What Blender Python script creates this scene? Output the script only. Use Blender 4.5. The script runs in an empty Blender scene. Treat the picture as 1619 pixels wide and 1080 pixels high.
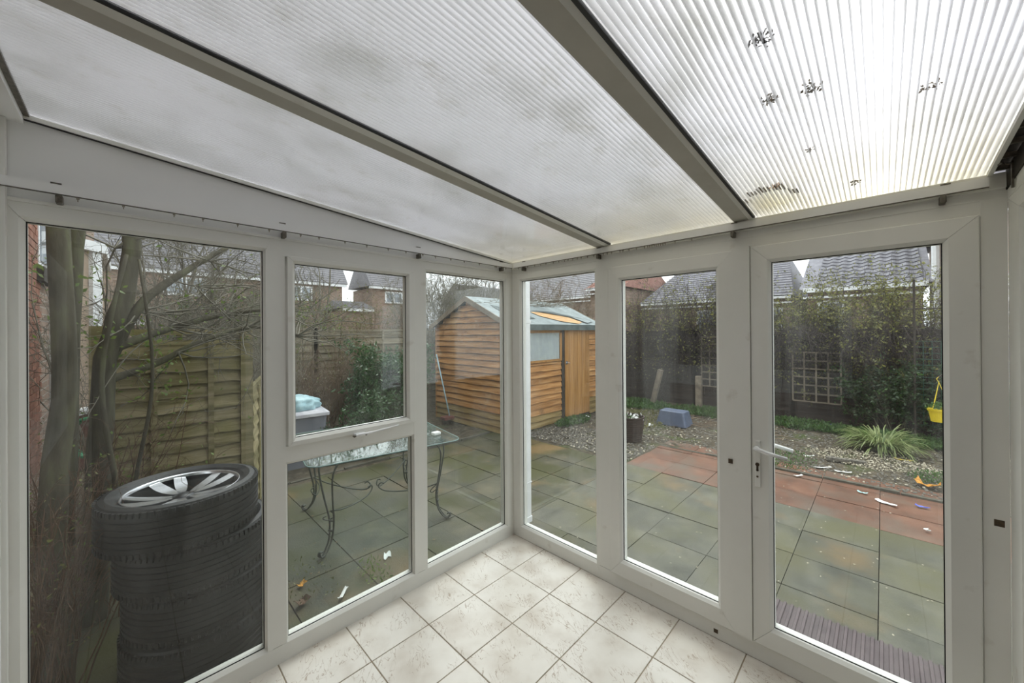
import bpy, bmesh, math, random
import numpy as np
from mathutils import Vector, Matrix
R = math.radians
random.seed(7); RNG = np.random.default_rng(7)
SC = bpy.context.scene; COL = SC.collection

# ------------------------------------------------------------------ camera, sky, exposure
FPX, TH, PI_, RO, PPY = 597.1081, 0.7951, 0.0018, -0.0068, 523.37
CAM = Vector((-2.1999, -2.1534, 1.6473))
cd = bpy.data.cameras.new('camera'); cam = bpy.data.objects.new('camera', cd); COL.objects.link(cam)
cd.sensor_fit = 'HORIZONTAL'; cd.sensor_width = 36; cd.lens = 36*FPX/1619
cd.shift_y = -(540-PPY)/1619; cd.clip_start = .02; cd.clip_end = 400
r_ = Vector((math.cos(TH), -math.sin(TH), 0)); f_ = Vector((math.sin(TH), math.cos(TH), 0)); u_ = Vector((0, 0, 1))
f2 = f_*math.cos(PI_)+u_*math.sin(PI_); u2 = u_*math.cos(PI_)-f_*math.sin(PI_)
r3 = r_*math.cos(RO)+u2*math.sin(RO); u3 = u2*math.cos(RO)-r_*math.sin(RO)
m = Matrix((r3, u3, -f2)).transposed().to_4x4(); m.translation = CAM; cam.matrix_world = m
SC.camera = cam
w = bpy.data.worlds.new('overcast_sky'); SC.world = w; w.use_nodes = True
nt = w.node_tree; bg = nt.nodes['Background']
tc = nt.nodes.new('ShaderNodeTexCoord'); nz = nt.nodes.new('ShaderNodeTexNoise'); nz.inputs['Scale'].default_value = 2.2; nz.inputs['Detail'].default_value = 4
cr = nt.nodes.new('ShaderNodeValToRGB'); cr.color_ramp.elements[0].position = .3; cr.color_ramp.elements[0].color = (.84, .88, .93, 1)
cr.color_ramp.elements[1].position = .7; cr.color_ramp.elements[1].color = (1, 1, 1, 1)
nt.links.new(tc.outputs['Generated'], nz.inputs['Vector']); nt.links.new(nz.outputs['Fac'], cr.inputs['Fac'])
nt.links.new(cr.outputs['Color'], bg.inputs['Color']); bg.inputs['Strength'].default_value = 1.0
sd = bpy.data.lights.new('veiled_sun', 'SUN'); sd.energy = .8; sd.angle = R(35); sd.color = (1, .98, .95)
so = bpy.data.objects.new('veiled_sun', sd); COL.objects.link(so); so.rotation_euler = (R(-18), R(22), 0)
SC.view_settings.view_transform = 'Standard'; SC.view_settings.look = 'None'
SC.view_settings.gamma = 1; SC.view_settings.use_curve_mapping = False; SC.view_settings.exposure = 1.27
SC.cycles.transparent_max_bounces = 24; SC.cycles.max_bounces = 10; SC.cycles.diffuse_bounces = 5
SC.cycles.transmission_bounces = 8; SC.cycles.glossy_bounces = 4; SC.cycles.use_denoising = True
SC.cycles.sample_clamp_indirect = 6

# ------------------------------------------------------------------ materials
def newmat(name):
    m = bpy.data.materials.new(name); m.use_nodes = True
    return m, m.node_tree, m.node_tree.nodes['Principled BSDF']
def N(nt, t, **k):
    n = nt.nodes.new(t)
    for a, b in k.items():
        if a in n.inputs: n.inputs[a].default_value = b
        else: setattr(n, a, b)
    return n
def ramp(nt, stops):
    c = nt.nodes.new('ShaderNodeValToRGB'); e = c.color_ramp.elements
    while len(e) < len(stops): e.new(.5)
    for i, (p, col) in enumerate(stops):
        e[i].position = p; e[i].color = (*col, 1)
    return c
def coords(nt, world=False, scale=(1, 1, 1), rot=(0, 0, 0)):
    if world: s = nt.nodes.new('ShaderNodeNewGeometry').outputs['Position']
    else: s = nt.nodes.new('ShaderNodeTexCoord').outputs['Object']
    mp = nt.nodes.new('ShaderNodeMapping'); mp.inputs['Scale'].default_value = scale; mp.inputs['Rotation'].default_value = rot
    nt.links.new(s, mp.inputs['Vector']); return mp.outputs['Vector']
def mix(nt, fac, a, b, bt='MIX'):
    m = nt.nodes.new('ShaderNodeMix'); m.data_type = 'RGBA'; m.blend_type = bt
    for inp, v in ((m.inputs[0], fac), (m.inputs[6], a), (m.inputs[7], b)):
        if isinstance(v, bpy.types.NodeSocket): nt.links.new(v, inp)
        elif isinstance(v, tuple): inp.default_value = (*v[:3], 1)
        else: inp.default_value = v
    return m.outputs[2]
def plain(name, col, rough=.5, metal=0, spec=.5, **k):
    m, nt, p = newmat(name); p.inputs['Base Color'].default_value = (*col, 1); p.inputs['Roughness'].default_value = rough
    p.inputs['Metallic'].default_value = metal; p.inputs['Specular IOR Level'].default_value = spec
    nzn = N(nt, 'ShaderNodeTexNoise', Scale=k.get('scale', 12), Detail=4.0); nt.links.new(coords(nt, True), nzn.inputs['Vector'])
    v = k.get('var', .12); a = tuple(c*(1-v) for c in col); b = tuple(min(1, c*(1+v)) for c in col)
    rp = ramp(nt, [(.3, a), (.7, b)]); nt.links.new(nzn.outputs['Fac'], rp.inputs['Fac']); nt.links.new(rp.outputs['Color'], p.inputs['Base Color'])
    return m
def noisy(name, stops, scale=5, detail=6, stretch=(1, 1, 1), rough=.7, bump=.0, bscale=40, rnd=0, world=False, over=None, spec=.3, rough2=None):
    m, nt, p = newmat(name)
    v = coords(nt, world, stretch)
    if rnd:
        oi = nt.nodes.new('ShaderNodeObjectInfo'); vm = nt.nodes.new('ShaderNodeVectorMath'); vm.operation = 'ADD'
        sc = nt.nodes.new('ShaderNodeVectorMath'); sc.operation = 'SCALE'; sc.inputs[0].default_value = (17, 31, 11)
        nt.links.new(oi.outputs['Random'], sc.inputs['Scale']); nt.links.new(v, vm.inputs[0]); nt.links.new(sc.outputs[0], vm.inputs[1]); v = vm.outputs[0]
    n1 = N(nt, 'ShaderNodeTexNoise', Scale=scale, Detail=detail, Roughness=.6); nt.links.new(v, n1.inputs['Vector'])
    rp = ramp(nt, stops); nt.links.new(n1.outputs['Fac'], rp.inputs['Fac']); c = rp.outputs['Color']
    if over:   # (stops fac lo, hi, colour, scale)
        for lo, hi, oc, osc in over:
            n2 = N(nt, 'ShaderNodeTexNoise', Scale=osc, Detail=5.0); nt.links.new(coords(nt, True, (1, 1, 1)), n2.inputs['Vector'])
            mr = N(nt, 'ShaderNodeMapRange'); mr.inputs['From Min'].default_value = lo; mr.inputs['From Max'].default_value = hi
            nt.links.new(n2.outputs['Fac'], mr.inputs['Value']); c = mix(nt, mr.outputs['Result'], c, oc)
    if rnd:
        hs = nt.nodes.new('ShaderNodeHueSaturation'); mr = N(nt, 'ShaderNodeMapRange'); mr.inputs['To Min'].default_value = 1-rnd; mr.inputs['To Max'].default_value = 1+rnd
        nt.links.new(oi.outputs['Random'], mr.inputs['Value']); nt.links.new(mr.outputs['Result'], hs.inputs['Value']); nt.links.new(c, hs.inputs['Color']); c = hs.outputs['Color']
    nt.links.new(c, p.inputs['Base Color']); p.inputs['Roughness'].default_value = rough; p.inputs['Specular IOR Level'].default_value = spec
    if bump:
        n3 = N(nt, 'ShaderNodeTexNoise', Scale=bscale, Detail=4.0); nt.links.new(v, n3.inputs['Vector'])
        b = N(nt, 'ShaderNodeBump', Strength=bump, Distance=.01); nt.links.new(n3.outputs['Fac'], b.inputs['Height']); nt.links.new(b.outputs['Normal'], p.inputs['Normal'])
    return m
def leafmat(name, c1, c2, trans=.35, rough=.45):
    m, nt, p = newmat(name)
    n1 = N(nt, 'ShaderNodeTexNoise', Scale=9.0, Detail=3.0); nt.links.new(coords(nt, True), n1.inputs['Vector'])
    rp = ramp(nt, [(.35, c1), (.65, c2)]); nt.links.new(n1.outputs['Fac'], rp.inputs['Fac']); nt.links.new(rp.outputs['Color'], p.inputs['Base Color'])
    p.inputs['Roughness'].default_value = rough
    tr = nt.nodes.new('ShaderNodeBsdfTranslucent'); nt.links.new(rp.outputs['Color'], tr.inputs['Color'])
    ms = N(nt, 'ShaderNodeMixShader', Fac=trans); out = nt.nodes['Material Output']
    nt.links.new(p.outputs[0], ms.inputs[1]); nt.links.new(tr.outputs[0], ms.inputs[2]); nt.links.new(ms.outputs[0], out.inputs['Surface'])
    return m
def thin_fresnel(nt, ior):
    g = nt.nodes.new('ShaderNodeNewGeometry'); mr = N(nt, 'ShaderNodeMapRange'); mr.inputs['To Min'].default_value = ior; mr.inputs['To Max'].default_value = 1/ior
    nt.links.new(g.outputs['Backfacing'], mr.inputs['Value']); fr = nt.nodes.new('ShaderNodeFresnel'); nt.links.new(mr.outputs['Result'], fr.inputs['IOR']); return fr
def glassmat(name, tint=(.93, .96, .95), dirt=(.02, .16), refl=1.0, dcol=(.75, .75, .72), drops=True):
    m, nt, p = newmat(name); nt.nodes.remove(p); out = nt.nodes['Material Output']
    tr = nt.nodes.new('ShaderNodeBsdfTransparent'); tr.inputs['Color'].default_value = (*tint, 1)
    gl = nt.nodes.new('ShaderNodeBsdfGlossy'); gl.inputs['Roughness'].default_value = 0.0; gl.inputs['Color'].default_value = (refl, refl, refl, 1)
    fr = thin_fresnel(nt, 1.5)
    ms = nt.nodes.new('ShaderNodeMixShader'); nt.links.new(fr.outputs[0], ms.inputs[0]); nt.links.new(tr.outputs[0], ms.inputs[1]); nt.links.new(gl.outputs[0], ms.inputs[2])
    # streaky film of dirt
    v = coords(nt, True, (14, 14, .8)); n1 = N(nt, 'ShaderNodeTexNoise', Scale=1.0, Detail=5.0, Roughness=.65); nt.links.new(v, n1.inputs['Vector'])
    v2 = coords(nt, True, (1, 1, 1)); n2 = N(nt, 'ShaderNodeTexNoise', Scale=2.1, Detail=4.0); nt.links.new(v2, n2.inputs['Vector'])
    ml = N(nt, 'ShaderNodeMath', operation='MULTIPLY'); nt.links.new(n1.outputs['Fac'], ml.inputs[0]); nt.links.new(n2.outputs['Fac'], ml.inputs[1])
    mr = N(nt, 'ShaderNodeMapRange'); mr.inputs['From Min'].default_value = .16; mr.inputs['From Max'].default_value = .42
    mr.inputs['To Min'].default_value = dirt[0]; mr.inputs['To Max'].default_value = dirt[1]; nt.links.new(ml.outputs[0], mr.inputs['Value']); fac = mr.outputs['Result']
    if drops:
        vo = N(nt, 'ShaderNodeTexVoronoi', Scale=150.0); nt.links.new(coords(nt, True, (1, 1, .6)), vo.inputs['Vector'])
        m2 = N(nt, 'ShaderNodeMapRange'); m2.inputs['From Min'].default_value = .2; m2.inputs['From Max'].default_value = .1; m2.inputs['To Max'].default_value = .28
        nt.links.new(vo.outputs['Distance'], m2.inputs['Value'])
        ad = N(nt, 'ShaderNodeMath', operation='MULTIPLY_ADD'); nt.links.new(m2.outputs['Result'], ad.inputs[0])
        m3 = N(nt, 'ShaderNodeMapRange'); m3.inputs['From Min'].default_value = .48; m3.inputs['From Max'].default_value = .68; nt.links.new(n2.outputs['Fac'], m3.inputs['Value'])
        nt.links.new(m3.outputs['Result'], ad.inputs[1]); nt.links.new(fac, ad.inputs[2]); fac = ad.outputs[0]
    df = nt.nodes.new('ShaderNodeBsdfDiffuse'); df.inputs['Color'].default_value = (*dcol, 1)
    tl = nt.nodes.new('ShaderNodeBsdfTranslucent'); tl.inputs['Color'].default_value = (*dcol, 1)
    dm = N(nt, 'ShaderNodeMixShader', Fac=.6); nt.links.new(df.outputs[0], dm.inputs[1]); nt.links.new(tl.outputs[0], dm.inputs[2])
    mm = nt.nodes.new('ShaderNodeMixShader'); nt.links.new(fac, mm.inputs[0]); nt.links.new(ms.outputs[0], mm.inputs[1]); nt.links.new(dm.outputs[0], mm.inputs[2])
    nt.links.new(mm.outputs[0], out.inputs['Surface']); return m
def sheetmat(name, transp, tcol, dirtcol, lo, hi, streak=(3, 3, 3), amt=.8, gloss=True):
    m, nt, p = newmat(name); nt.nodes.remove(p); out = nt.nodes['Material Output']
    n1 = N(nt, 'ShaderNodeTexNoise', Scale=1.6, Detail=9.0, Roughness=.72); nt.links.new(coords(nt, True, streak), n1.inputs['Vector'])
    mr = N(nt, 'ShaderNodeMapRange'); mr.inputs['From Min'].default_value = lo; mr.inputs['From Max'].default_value = hi; mr.inputs['To Max'].default_value = amt
    nt.links.new(n1.outputs['Fac'], mr.inputs['Value'])
    c = mix(nt, mr.outputs['Result'], tcol, dirtcol); c2 = mix(nt, mr.outputs['Result'], (.97, .98, .98), dirtcol)
    # yellow algae stain that builds up along the low eaves edge
    sx = nt.nodes.new('ShaderNodeSeparateXYZ'); nt.links.new(coords(nt, True), sx.inputs[0]); n5 = N(nt, 'ShaderNodeTexNoise', Scale=4.0, Detail=6.0); nt.links.new(coords(nt, True), n5.inputs['Vector'])
    e1 = N(nt, 'ShaderNodeMapRange'); e1.inputs['From Min'].default_value = -.75; e1.inputs['From Max'].default_value = .1; nt.links.new(sx.outputs[0], e1.inputs['Value'])
    e2 = N(nt, 'ShaderNodeMath', operation='MULTIPLY'); nt.links.new(e1.outputs['Result'], e2.inputs[0]); nt.links.new(n5.outputs['Fac'], e2.inputs[1])
    c = mix(nt, e2.outputs[0], c, (.88, .82, .62)); c2 = mix(nt, e2.outputs[0], c2, (.88, .82, .62))
    tr = nt.nodes.new('ShaderNodeBsdfTransparent'); nt.links.new(c2, tr.inputs['Color'])
    tl = nt.nodes.new('ShaderNodeBsdfTranslucent'); nt.links.new(c, tl.inputs['Color'])
    ms = N(nt, 'ShaderNodeMixShader', Fac=transp); nt.links.new(tl.outputs[0], ms.inputs[1]); nt.links.new(tr.outputs[0], ms.inputs[2]); last = ms
    if gloss:
        gl = nt.nodes.new('ShaderNodeBsdfGlossy'); gl.inputs['Roughness'].default_value = .12
        fr = thin_fresnel(nt, 1.35); m2 = nt.nodes.new('ShaderNodeMixShader')
        nt.links.new(fr.outputs[0], m2.inputs[0]); nt.links.new(ms.outputs[0], m2.inputs[1]); nt.links.new(gl.outputs[0], m2.inputs[2]); last = m2
    nt.links.new(last.outputs[0], out.inputs['Surface']); return m

M = {}
M['upvc'] = noisy('white_upvc', [(.3, (.74, .735, .69)), (.7, (.79, .785, .74))], 2.5, 4, rough=.35, spec=.45, world=True, over=[(.66, .9, (.5, .46, .38), 9)])
M['upvc_clean'] = noisy('white_board', [(.3, (.82, .82, .81)), (.7, (.85, .85, .84))], 2, 3, rough=.5, world=True)
M['gasket'] = plain('black_gasket', (.012, .012, .013), .5)
M['dark_metal'] = plain('tarnished_metal', (.16, .145, .12), .4, .7, var=.4, scale=60)
M['white_metal'] = plain('white_handle', (.80, .80, .80), .25)
M['brass'] = noisy('brass_brown', [(.35, (.20, .11, .025)), (.65, (.55, .38, .15))], 30, 4, rough=.45)
M['rust'] = plain('brown_keep', (.07, .045, .022), .6, var=.4, scale=90)
M['glass'] = glassmat('dirty_window_glass', dirt=(.004, .06), refl=.72)
M['tglass'] = glassmat('table_glass', (.84, .93, .91), (.02, .12), 1.0, (.65, .75, .75))
M['unlit_pane'] = plain('unlit_window', (.01, .01, .011), .05, var=.1)  # near-black colour stands in for the unlit room behind the pane
M['grout'] = noisy('grout', [(.3, (.30, .24, .17)), (.7, (.42, .36, .27))], 20, 4, rough=.9, world=True)
# floor tile : cream marble with short brown squiggles
def tilemat():
    m, nt, p = newmat('cream_marbled_tile')
    oi = nt.nodes.new('ShaderNodeObjectInfo'); sc = nt.nodes.new('ShaderNodeVectorMath'); sc.operation = 'SCALE'; sc.inputs[0].default_value = (13, 29, 5)
    nt.links.new(oi.outputs['Random'], sc.inputs['Scale']); ad = nt.nodes.new('ShaderNodeVectorMath'); ad.operation = 'ADD'
    nt.links.new(coords(nt, True, (1, 1, 1), (0, 0, R(28))), ad.inputs[0]); nt.links.new(sc.outputs[0], ad.inputs[1]); v = ad.outputs[0]
    n1 = N(nt, 'ShaderNodeTexNoise', Scale=6.0, Detail=6.0); nt.links.new(v, n1.inputs['Vector'])
    base = ramp(nt, [(.3, (.60, .54, .47)), (.5, (.71, .665, .60)), (.7, (.76, .72, .66))]); nt.links.new(n1.outputs['Fac'], base.inputs['Fac'])
    mp = nt.nodes.new('ShaderNodeMapping'); mp.inputs['Scale'].default_value = (1.9, .62, 1); nt.links.new(v, mp.inputs['Vector'])
    n2 = N(nt, 'ShaderNodeTexNoise', Scale=13.0, Detail=3.0, Distortion=1.6); nt.links.new(mp.outputs[0], n2.inputs['Vector'])
    s = N(nt, 'ShaderNodeMath', operation='SUBTRACT'); s.inputs[1].default_value = .5; nt.links.new(n2.outputs['Fac'], s.inputs[0])
    a = N(nt, 'ShaderNodeMath', operation='ABSOLUTE'); nt.links.new(s.outputs[0], a.inputs[0])
    mr = N(nt, 'ShaderNodeMapRange'); mr.inputs['From Min'].default_value = .016; mr.inputs['From Max'].default_value = .004; nt.links.new(a.outputs[0], mr.inputs['Value'])
    n3 = N(nt, 'ShaderNodeTexNoise', Scale=8.0, Detail=2.0); nt.links.new(v, n3.inputs['Vector'])
    m3 = N(nt, 'ShaderNodeMapRange'); m3.inputs['From Min'].default_value = .46; m3.inputs['From Max'].default_value = .56; m3.inputs['To Max'].default_value = .75; nt.links.new(n3.outputs['Fac'], m3.inputs['Value'])
    ml = N(nt, 'ShaderNodeMath', operation='MULTIPLY'); nt.links.new(mr.outputs['Result'], ml.inputs[0]); nt.links.new(m3.outputs['Result'], ml.inputs[1])
    c = mix(nt, ml.outputs[0], base.outputs['Color'], (.33, .23, .15))
    nt.links.new(c, p.inputs['Base Color']); p.inputs['Roughness'].default_value = .28
    b = N(nt, 'ShaderNodeBump', Strength=.25, Distance=.004); nt.links.new(ml.outputs[0], b.inputs['Height']); b.invert = True; nt.links.new(b.outputs['Normal'], p.inputs['Normal'])
    return m
M['tile'] = tilemat()
M['slab'] = noisy('mossy_concrete_slab', [(.3, (.026, .028, .015)), (.5, (.060, .058, .034)), (.72, (.115, .10, .06))], 3.2, 9, rough=.55, bump=.35, bscale=90, rnd=.16, spec=.4,
                  over=[(.44, .58, (.045, .046, .008), 1.5), (.55, .68, (.15, .095, .035), 1.0)])
M['slab_dry'] = noisy('grey_concrete_slab', [(.3, (.045, .046, .032)), (.5, (.085, .084, .06)), (.72, (.14, .132, .095))], 3.4, 9, rough=.6, bump=.35, bscale=90, rnd=.12, spec=.4,
                  over=[(.46, .64, (.085, .08, .035), 1.6), (.57, .70, (.16, .11, .05), 1.3)])
M['redslab'] = noisy('red_concrete_slab', [(.3, (.095, .042, .022)), (.55, (.155, .066, .036)), (.75, (.21, .105, .062))], 4, 8, rough=.5, bump=.3, bscale=90, rnd=.1, spec=.4,
                  over=[(.50, .70, (.12, .085, .06), 2.2)])
M['soil'] = noisy('garden_soil', [(.3, (.035, .028, .018)), (.5, (.075, .06, .04)), (.62, (.11, .09, .06)), (.74, (.19, .165, .12))], 14, 10, rough=.9, bump=.9, bscale=30, world=True,
                  over=[(.55, .75, (.06, .085, .02), 2.0)])
M['kerb'] = noisy('concrete_kerb', [(.3, (.05, .048, .035)), (.7, (.12, .11, .085))], 9, 6, rough=.8, bump=.4, world=True)
M['mat'] = noisy('purple_grey_rubber', [(.3, (.075, .055, .06)), (.7, (.12, .09, .095))], 12, 5, rough=.5, world=True)
M['shedwood'] = noisy('orange_larch_board', [(.28, (.20, .085, .025)), (.45, (.36, .17, .055)), (.58, (.46, .24, .09)), (.75, (.60, .37, .18))], 2.2, 8, (.7, .7, 9), .6, .35, 30, rnd=.16, spec=.25,
                  over=[(.60, .76, (.56, .40, .24), 1.7), (.62, .75, (.22, .12, .05), 3.0)])
M['sheddoor'] = noisy('orange_stained_board', [(.3, (.28, .13, .035)), (.6, (.42, .22, .075)), (.8, (.50, .30, .12))], 2.5, 7, (9, 9, .7), .6, .25, 30, rnd=.1, spec=.25)
M['shedlow'] = noisy('mossy_larch_board', [(.28, (.13, .09, .03)), (.5, (.26, .18, .07)), (.75, (.34, .26, .13))], 2.4, 8, (.7, .7, 9), .7, .35, 30, rnd=.12, spec=.2)
M['felt'] = noisy('grey_green_felt', [(.3, (.17, .20, .205)), (.6, (.26, .30, .305)), (.8, (.34, .38, .385))], 5, 7, rough=.7, bump=.2, bscale=80, world=True)
M['feltdark'] = noisy('dark_felt', [(.3, (.05, .065, .065)), (.7, (.12, .15, .15))], 6, 7, rough=.75, world=True)
M['ply'] = noisy('bare_orange_ply', [(.3, (.42, .22, .08)), (.7, (.60, .38, .17))], 4, 6, (1, 6, 1), .6, world=True)
M['bargewood'] = noisy('grey_barge_wood', [(.3, (.16, .13, .10)), (.7, (.30, .26, .20))], 5, 6, rough=.8, world=True)
M['darkpost_shade'] = noisy('damp_post_and_shade', [(.3, (.02, .016, .012)), (.7, (.06, .05, .04))], 12, 6, rough=.8, world=True)  # dark post tone, also stands in for shade in gaps and recesses
M['curtain'] = leafmat('net_curtain', (.82, .82, .90), (.92, .92, .95), .3, .8)
M['fence'] = noisy('green_stained_fence', [(.28, (.13, .11, .05)), (.45, (.23, .20, .10)), (.6, (.34, .285, .165)), (.78, (.42, .37, .26))], 2.2, 8, (.8, .8, 9), .75, .4, 30, rnd=.18, spec=.2,
                 over=[(.52, .72, (.19, .175, .055), 1.6)])
M['fencegrey'] = noisy('grey_weathered_fence', [(.28, (.15, .125, .085)), (.5, (.24, .21, .15)), (.75, (.34, .31, .24))], 2.2, 8, (.8, .8, 9), .8, .4, 30, rnd=.15, spec=.2)
M['fencedark'] = noisy('dark_brown_fence', [(.28, (.022, .017, .015)), (.6, (.05, .04, .035)), (.8, (.085, .07, .06))], 2.5, 8, (.8, .8, 9), .8, .3, 30, rnd=.2, spec=.2)
M['trellis'] = noisy('weathered_trellis', [(.3, (.12, .10, .08)), (.7, (.24, .20, .15))], 8, 6, rough=.8, rnd=.2)
M['tyre'] = noisy('black_tyre_rubber', [(.3, (.005, .005, .0055)), (.7, (.014, .014, .015))], 30, 5, rough=.5, spec=.5)
M['alloy'] = plain('polished_alloy', (.62, .63, .66), .22, .85, var=.08)
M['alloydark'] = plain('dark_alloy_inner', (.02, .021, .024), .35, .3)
M['iron'] = noisy('grey_green_iron', [(.3, (.045, .052, .047)), (.7, (.10, .105, .09))], 30, 5, rough=.5)
M['brick'] = noisy('red_brick', [(.3, (.17, .065, .04)), (.55, (.26, .115, .075)), (.75, (.34, .19, .14))], 8, 6, rough=.85, bump=.3, rnd=.25)
M['brickdark'] = noisy('dark_red_brick', [(.3, (.09, .03, .025)), (.7, (.18, .07, .055))], 8, 6, rough=.85, bump=.3, rnd=.25)
M['mortar'] = noisy('mortar', [(.3, (.25, .22, .18)), (.7, (.35, .31, .26))], 15, 5, rough=.95, world=True)
M['brickwall'] = noisy('distant_brickwork', [(.3, (.19, .125, .09)), (.55, (.26, .175, .13)), (.75, (.34, .25, .20))], 7, 8, rough=.9, world=True)
def brickmat(name, c1, c2, mort):
    m, nt, p = newmat(name); g = nt.nodes.new('ShaderNodeNewGeometry'); sp_ = nt.nodes.new('ShaderNodeSeparateXYZ'); nt.links.new(g.outputs['Position'], sp_.inputs[0])
    ad = N(nt, 'ShaderNodeMath', operation='ADD'); nt.links.new(sp_.outputs[0], ad.inputs[0]); nt.links.new(sp_.outputs[1], ad.inputs[1])
    cb = nt.nodes.new('ShaderNodeCombineXYZ'); nt.links.new(ad.outputs[0], cb.inputs[0]); nt.links.new(sp_.outputs[2], cb.inputs[1])
    b = N(nt, 'ShaderNodeTexBrick', Scale=1.0); b.inputs['Brick Width'].default_value = .225; b.inputs['Row Height'].default_value = .075; b.inputs['Mortar Size'].default_value = .006
    b.inputs['Color1'].default_value = (*c1, 1); b.inputs['Color2'].default_value = (*c2, 1); b.inputs['Mortar'].default_value = (*mort, 1); nt.links.new(cb.outputs[0], b.inputs['Vector'])
    n1 = N(nt, 'ShaderNodeTexNoise', Scale=2.0, Detail=5.0); nt.links.new(g.outputs['Position'], n1.inputs['Vector']); rp = ramp(nt, [(.3, (.75, .75, .75)), (.7, (1, 1, 1))]); nt.links.new(n1.outputs['Fac'], rp.inputs['Fac'])
    nt.links.new(mix(nt, 1.0, b.outputs['Color'], rp.outputs['Color'], 'MULTIPLY'), p.inputs['Base Color']); p.inputs['Roughness'].default_value = .9; return m
M['brickwall'] = brickmat('distant_brick_courses', (.22, .135, .095), (.34, .23, .17), (.34, .31, .27))
M['beige'] = noisy('beige_render', [(.3, (.36, .27, .20)), (.7, (.50, .40, .31))], 4, 5, rough=.9, world=True)
M['rooftile'] = noisy('slate_grey_roof_tile', [(.3, (.13, .125, .145)), (.6, (.20, .195, .22)), (.8, (.26, .24, .26))], 5, 5, rough=.7, rnd=.18)
M['rooffar'] = noisy('distant_grey_tile', [(.3, (.17, .165, .18)), (.7, (.25, .24, .25))], 6, 6, rough=.8, world=True)
M['roofred'] = noisy('distant_red_tile', [(.3, (.30, .14, .11)), (.7, (.42, .24, .20))], 6, 6, rough=.8, world=True)
M['white'] = plain('white_paint', (.80, .81, .82), .4, var=.05)
M['farglass'] = plain('distant_pane', (.30, .34, .38), .08, var=.3, scale=2)
M['bark'] = noisy('mossy_bark', [(.3, (.05, .045, .03)), (.5, (.095, .085, .06)), (.7, (.14, .145, .08))], 12, 8, (1, 1, .3), .9, .8, 25, world=True)
M['twig'] = noisy('grey_twig', [(.3, (.12, .11, .085)), (.7, (.24, .225, .18))], 6, 4, rough=.8, world=True)
M['twigbrown'] = noisy('brown_twig', [(.3, (.13, .09, .06)), (.7, (.27, .20, .14))], 6, 4, rough=.8, world=True)
M['twigred'] = noisy('reddish_stem', [(.3, (.085, .045, .03)), (.7, (.19, .12, .075))], 6, 4, rough=.7, world=True)
M['twigdark'] = noisy('dark_purple_twig', [(.3, (.035, .027, .028)), (.7, (.085, .065, .06))], 5, 4, rough=.8, world=True)
M['laurel'] = leafmat('laurel_leaf', (.028, .075, .025), (.07, .15, .05), .25, .3)
M['spring'] = leafmat('spring_leaf', (.10, .17, .03), (.22, .30, .07), .45)
M['olive'] = leafmat('olive_leaf', (.10, .11, .035), (.22, .21, .07), .35)
M['yellowleaf'] = leafmat('yellow_green_leaf', (.16, .18, .04), (.36, .34, .09), .4)
M['darkleaf'] = leafmat('dark_ivy_leaf', (.018, .04, .012), (.045, .085, .03), .25)
M['ground_green'] = leafmat('ground_cover_leaf', (.04, .10, .02), (.10, .20, .045), .35)
M['grasstuft'] = leafmat('striped_grass_blade', (.13, .20, .05), (.36, .40, .18), .35)
M['deadleaf'] = leafmat('fallen_leaf', (.14, .09, .045), (.26, .18, .10), .2, .8)
M['gravel'] = noisy('cream_gravel', [(.3, (.30, .26, .18)), (.7, (.60, .55, .44))], 25, 4, rough=.8, world=True)
M['darkstone'] = noisy('dark_stone', [(.3, (.06, .055, .045)), (.7, (.22, .20, .17))], 25, 4, rough=.8, world=True)
M['binplastic'] = noisy('grey_bin_plastic', [(.3, (.13, .14, .17)), (.7, (.20, .21, .25))], 7, 5, (1, 1, .3), .4, world=True)
M['binlid'] = noisy('pale_wet_lid', [(.3, (.42, .42, .47)), (.7, (.62, .62, .66))], 7, 5, rough=.35, world=True)
M['bluebag'] = noisy('pale_blue_plastic', [(.3, (.28, .46, .52)), (.7, (.45, .64, .68))], 7, 5, rough=.35, bump=.5, bscale=14, world=True)
M['bluepole'] = plain('pale_blue_pole', (.38, .55, .62), .35)
M['rope'] = plain('green_plastic', (.03, .32, .15), .4)
M['yellowpot'] = plain('yellow_plastic', (.78, .60, .02), .35, var=.05)
M['slateblue'] = plain('slate_blue_plastic', (.09, .115, .18), .5)
M['wicker'] = noisy('dark_woven_planter', [(.3, (.03, .022, .018)), (.7, (.075, .055, .045))], 30, 5, rough=.7)
M['litterwhite'] = plain('white_litter', (.78, .78, .76), .6, var=.08, scale=40)
M['litterblue'] = plain('blue_litter', (.10, .14, .55), .5)
M['littercyan'] = plain('pale_cyan_litter', (.42, .66, .66), .5)
M['litterorange'] = plain('orange_litter', (.60, .28, .03), .6, var=.3, scale=30)
M['litteryellow'] = plain('yellow_litter', (.65, .50, .08), .6, var=.3, scale=30)
M['greenwire'] = plain('dark_green_wire', (.02, .08, .055), .5)
M['grime'] = noisy('brown_grime', [(.3, (.05, .035, .015)), (.7, (.22, .15, .07))], 40, 5, rough=.9, world=True)
M['patch'] = sheetmat('white_repair_tape', .1, (.95, .95, .93), (.6, .55, .45), .6, .9)
M['skin_top'] = sheetmat('polycarbonate_top_skin', .30, (.91, .92, .93), (.38, .38, .32), .46, .70, (2.2, 3.0, 1), .8, False)
M['skin_low'] = sheetmat('polycarbonate_lower_skin', .88, (.95, .96, .96), (.62, .60, .50), .55, .78, (5, 6, 1), .6, True)
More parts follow.
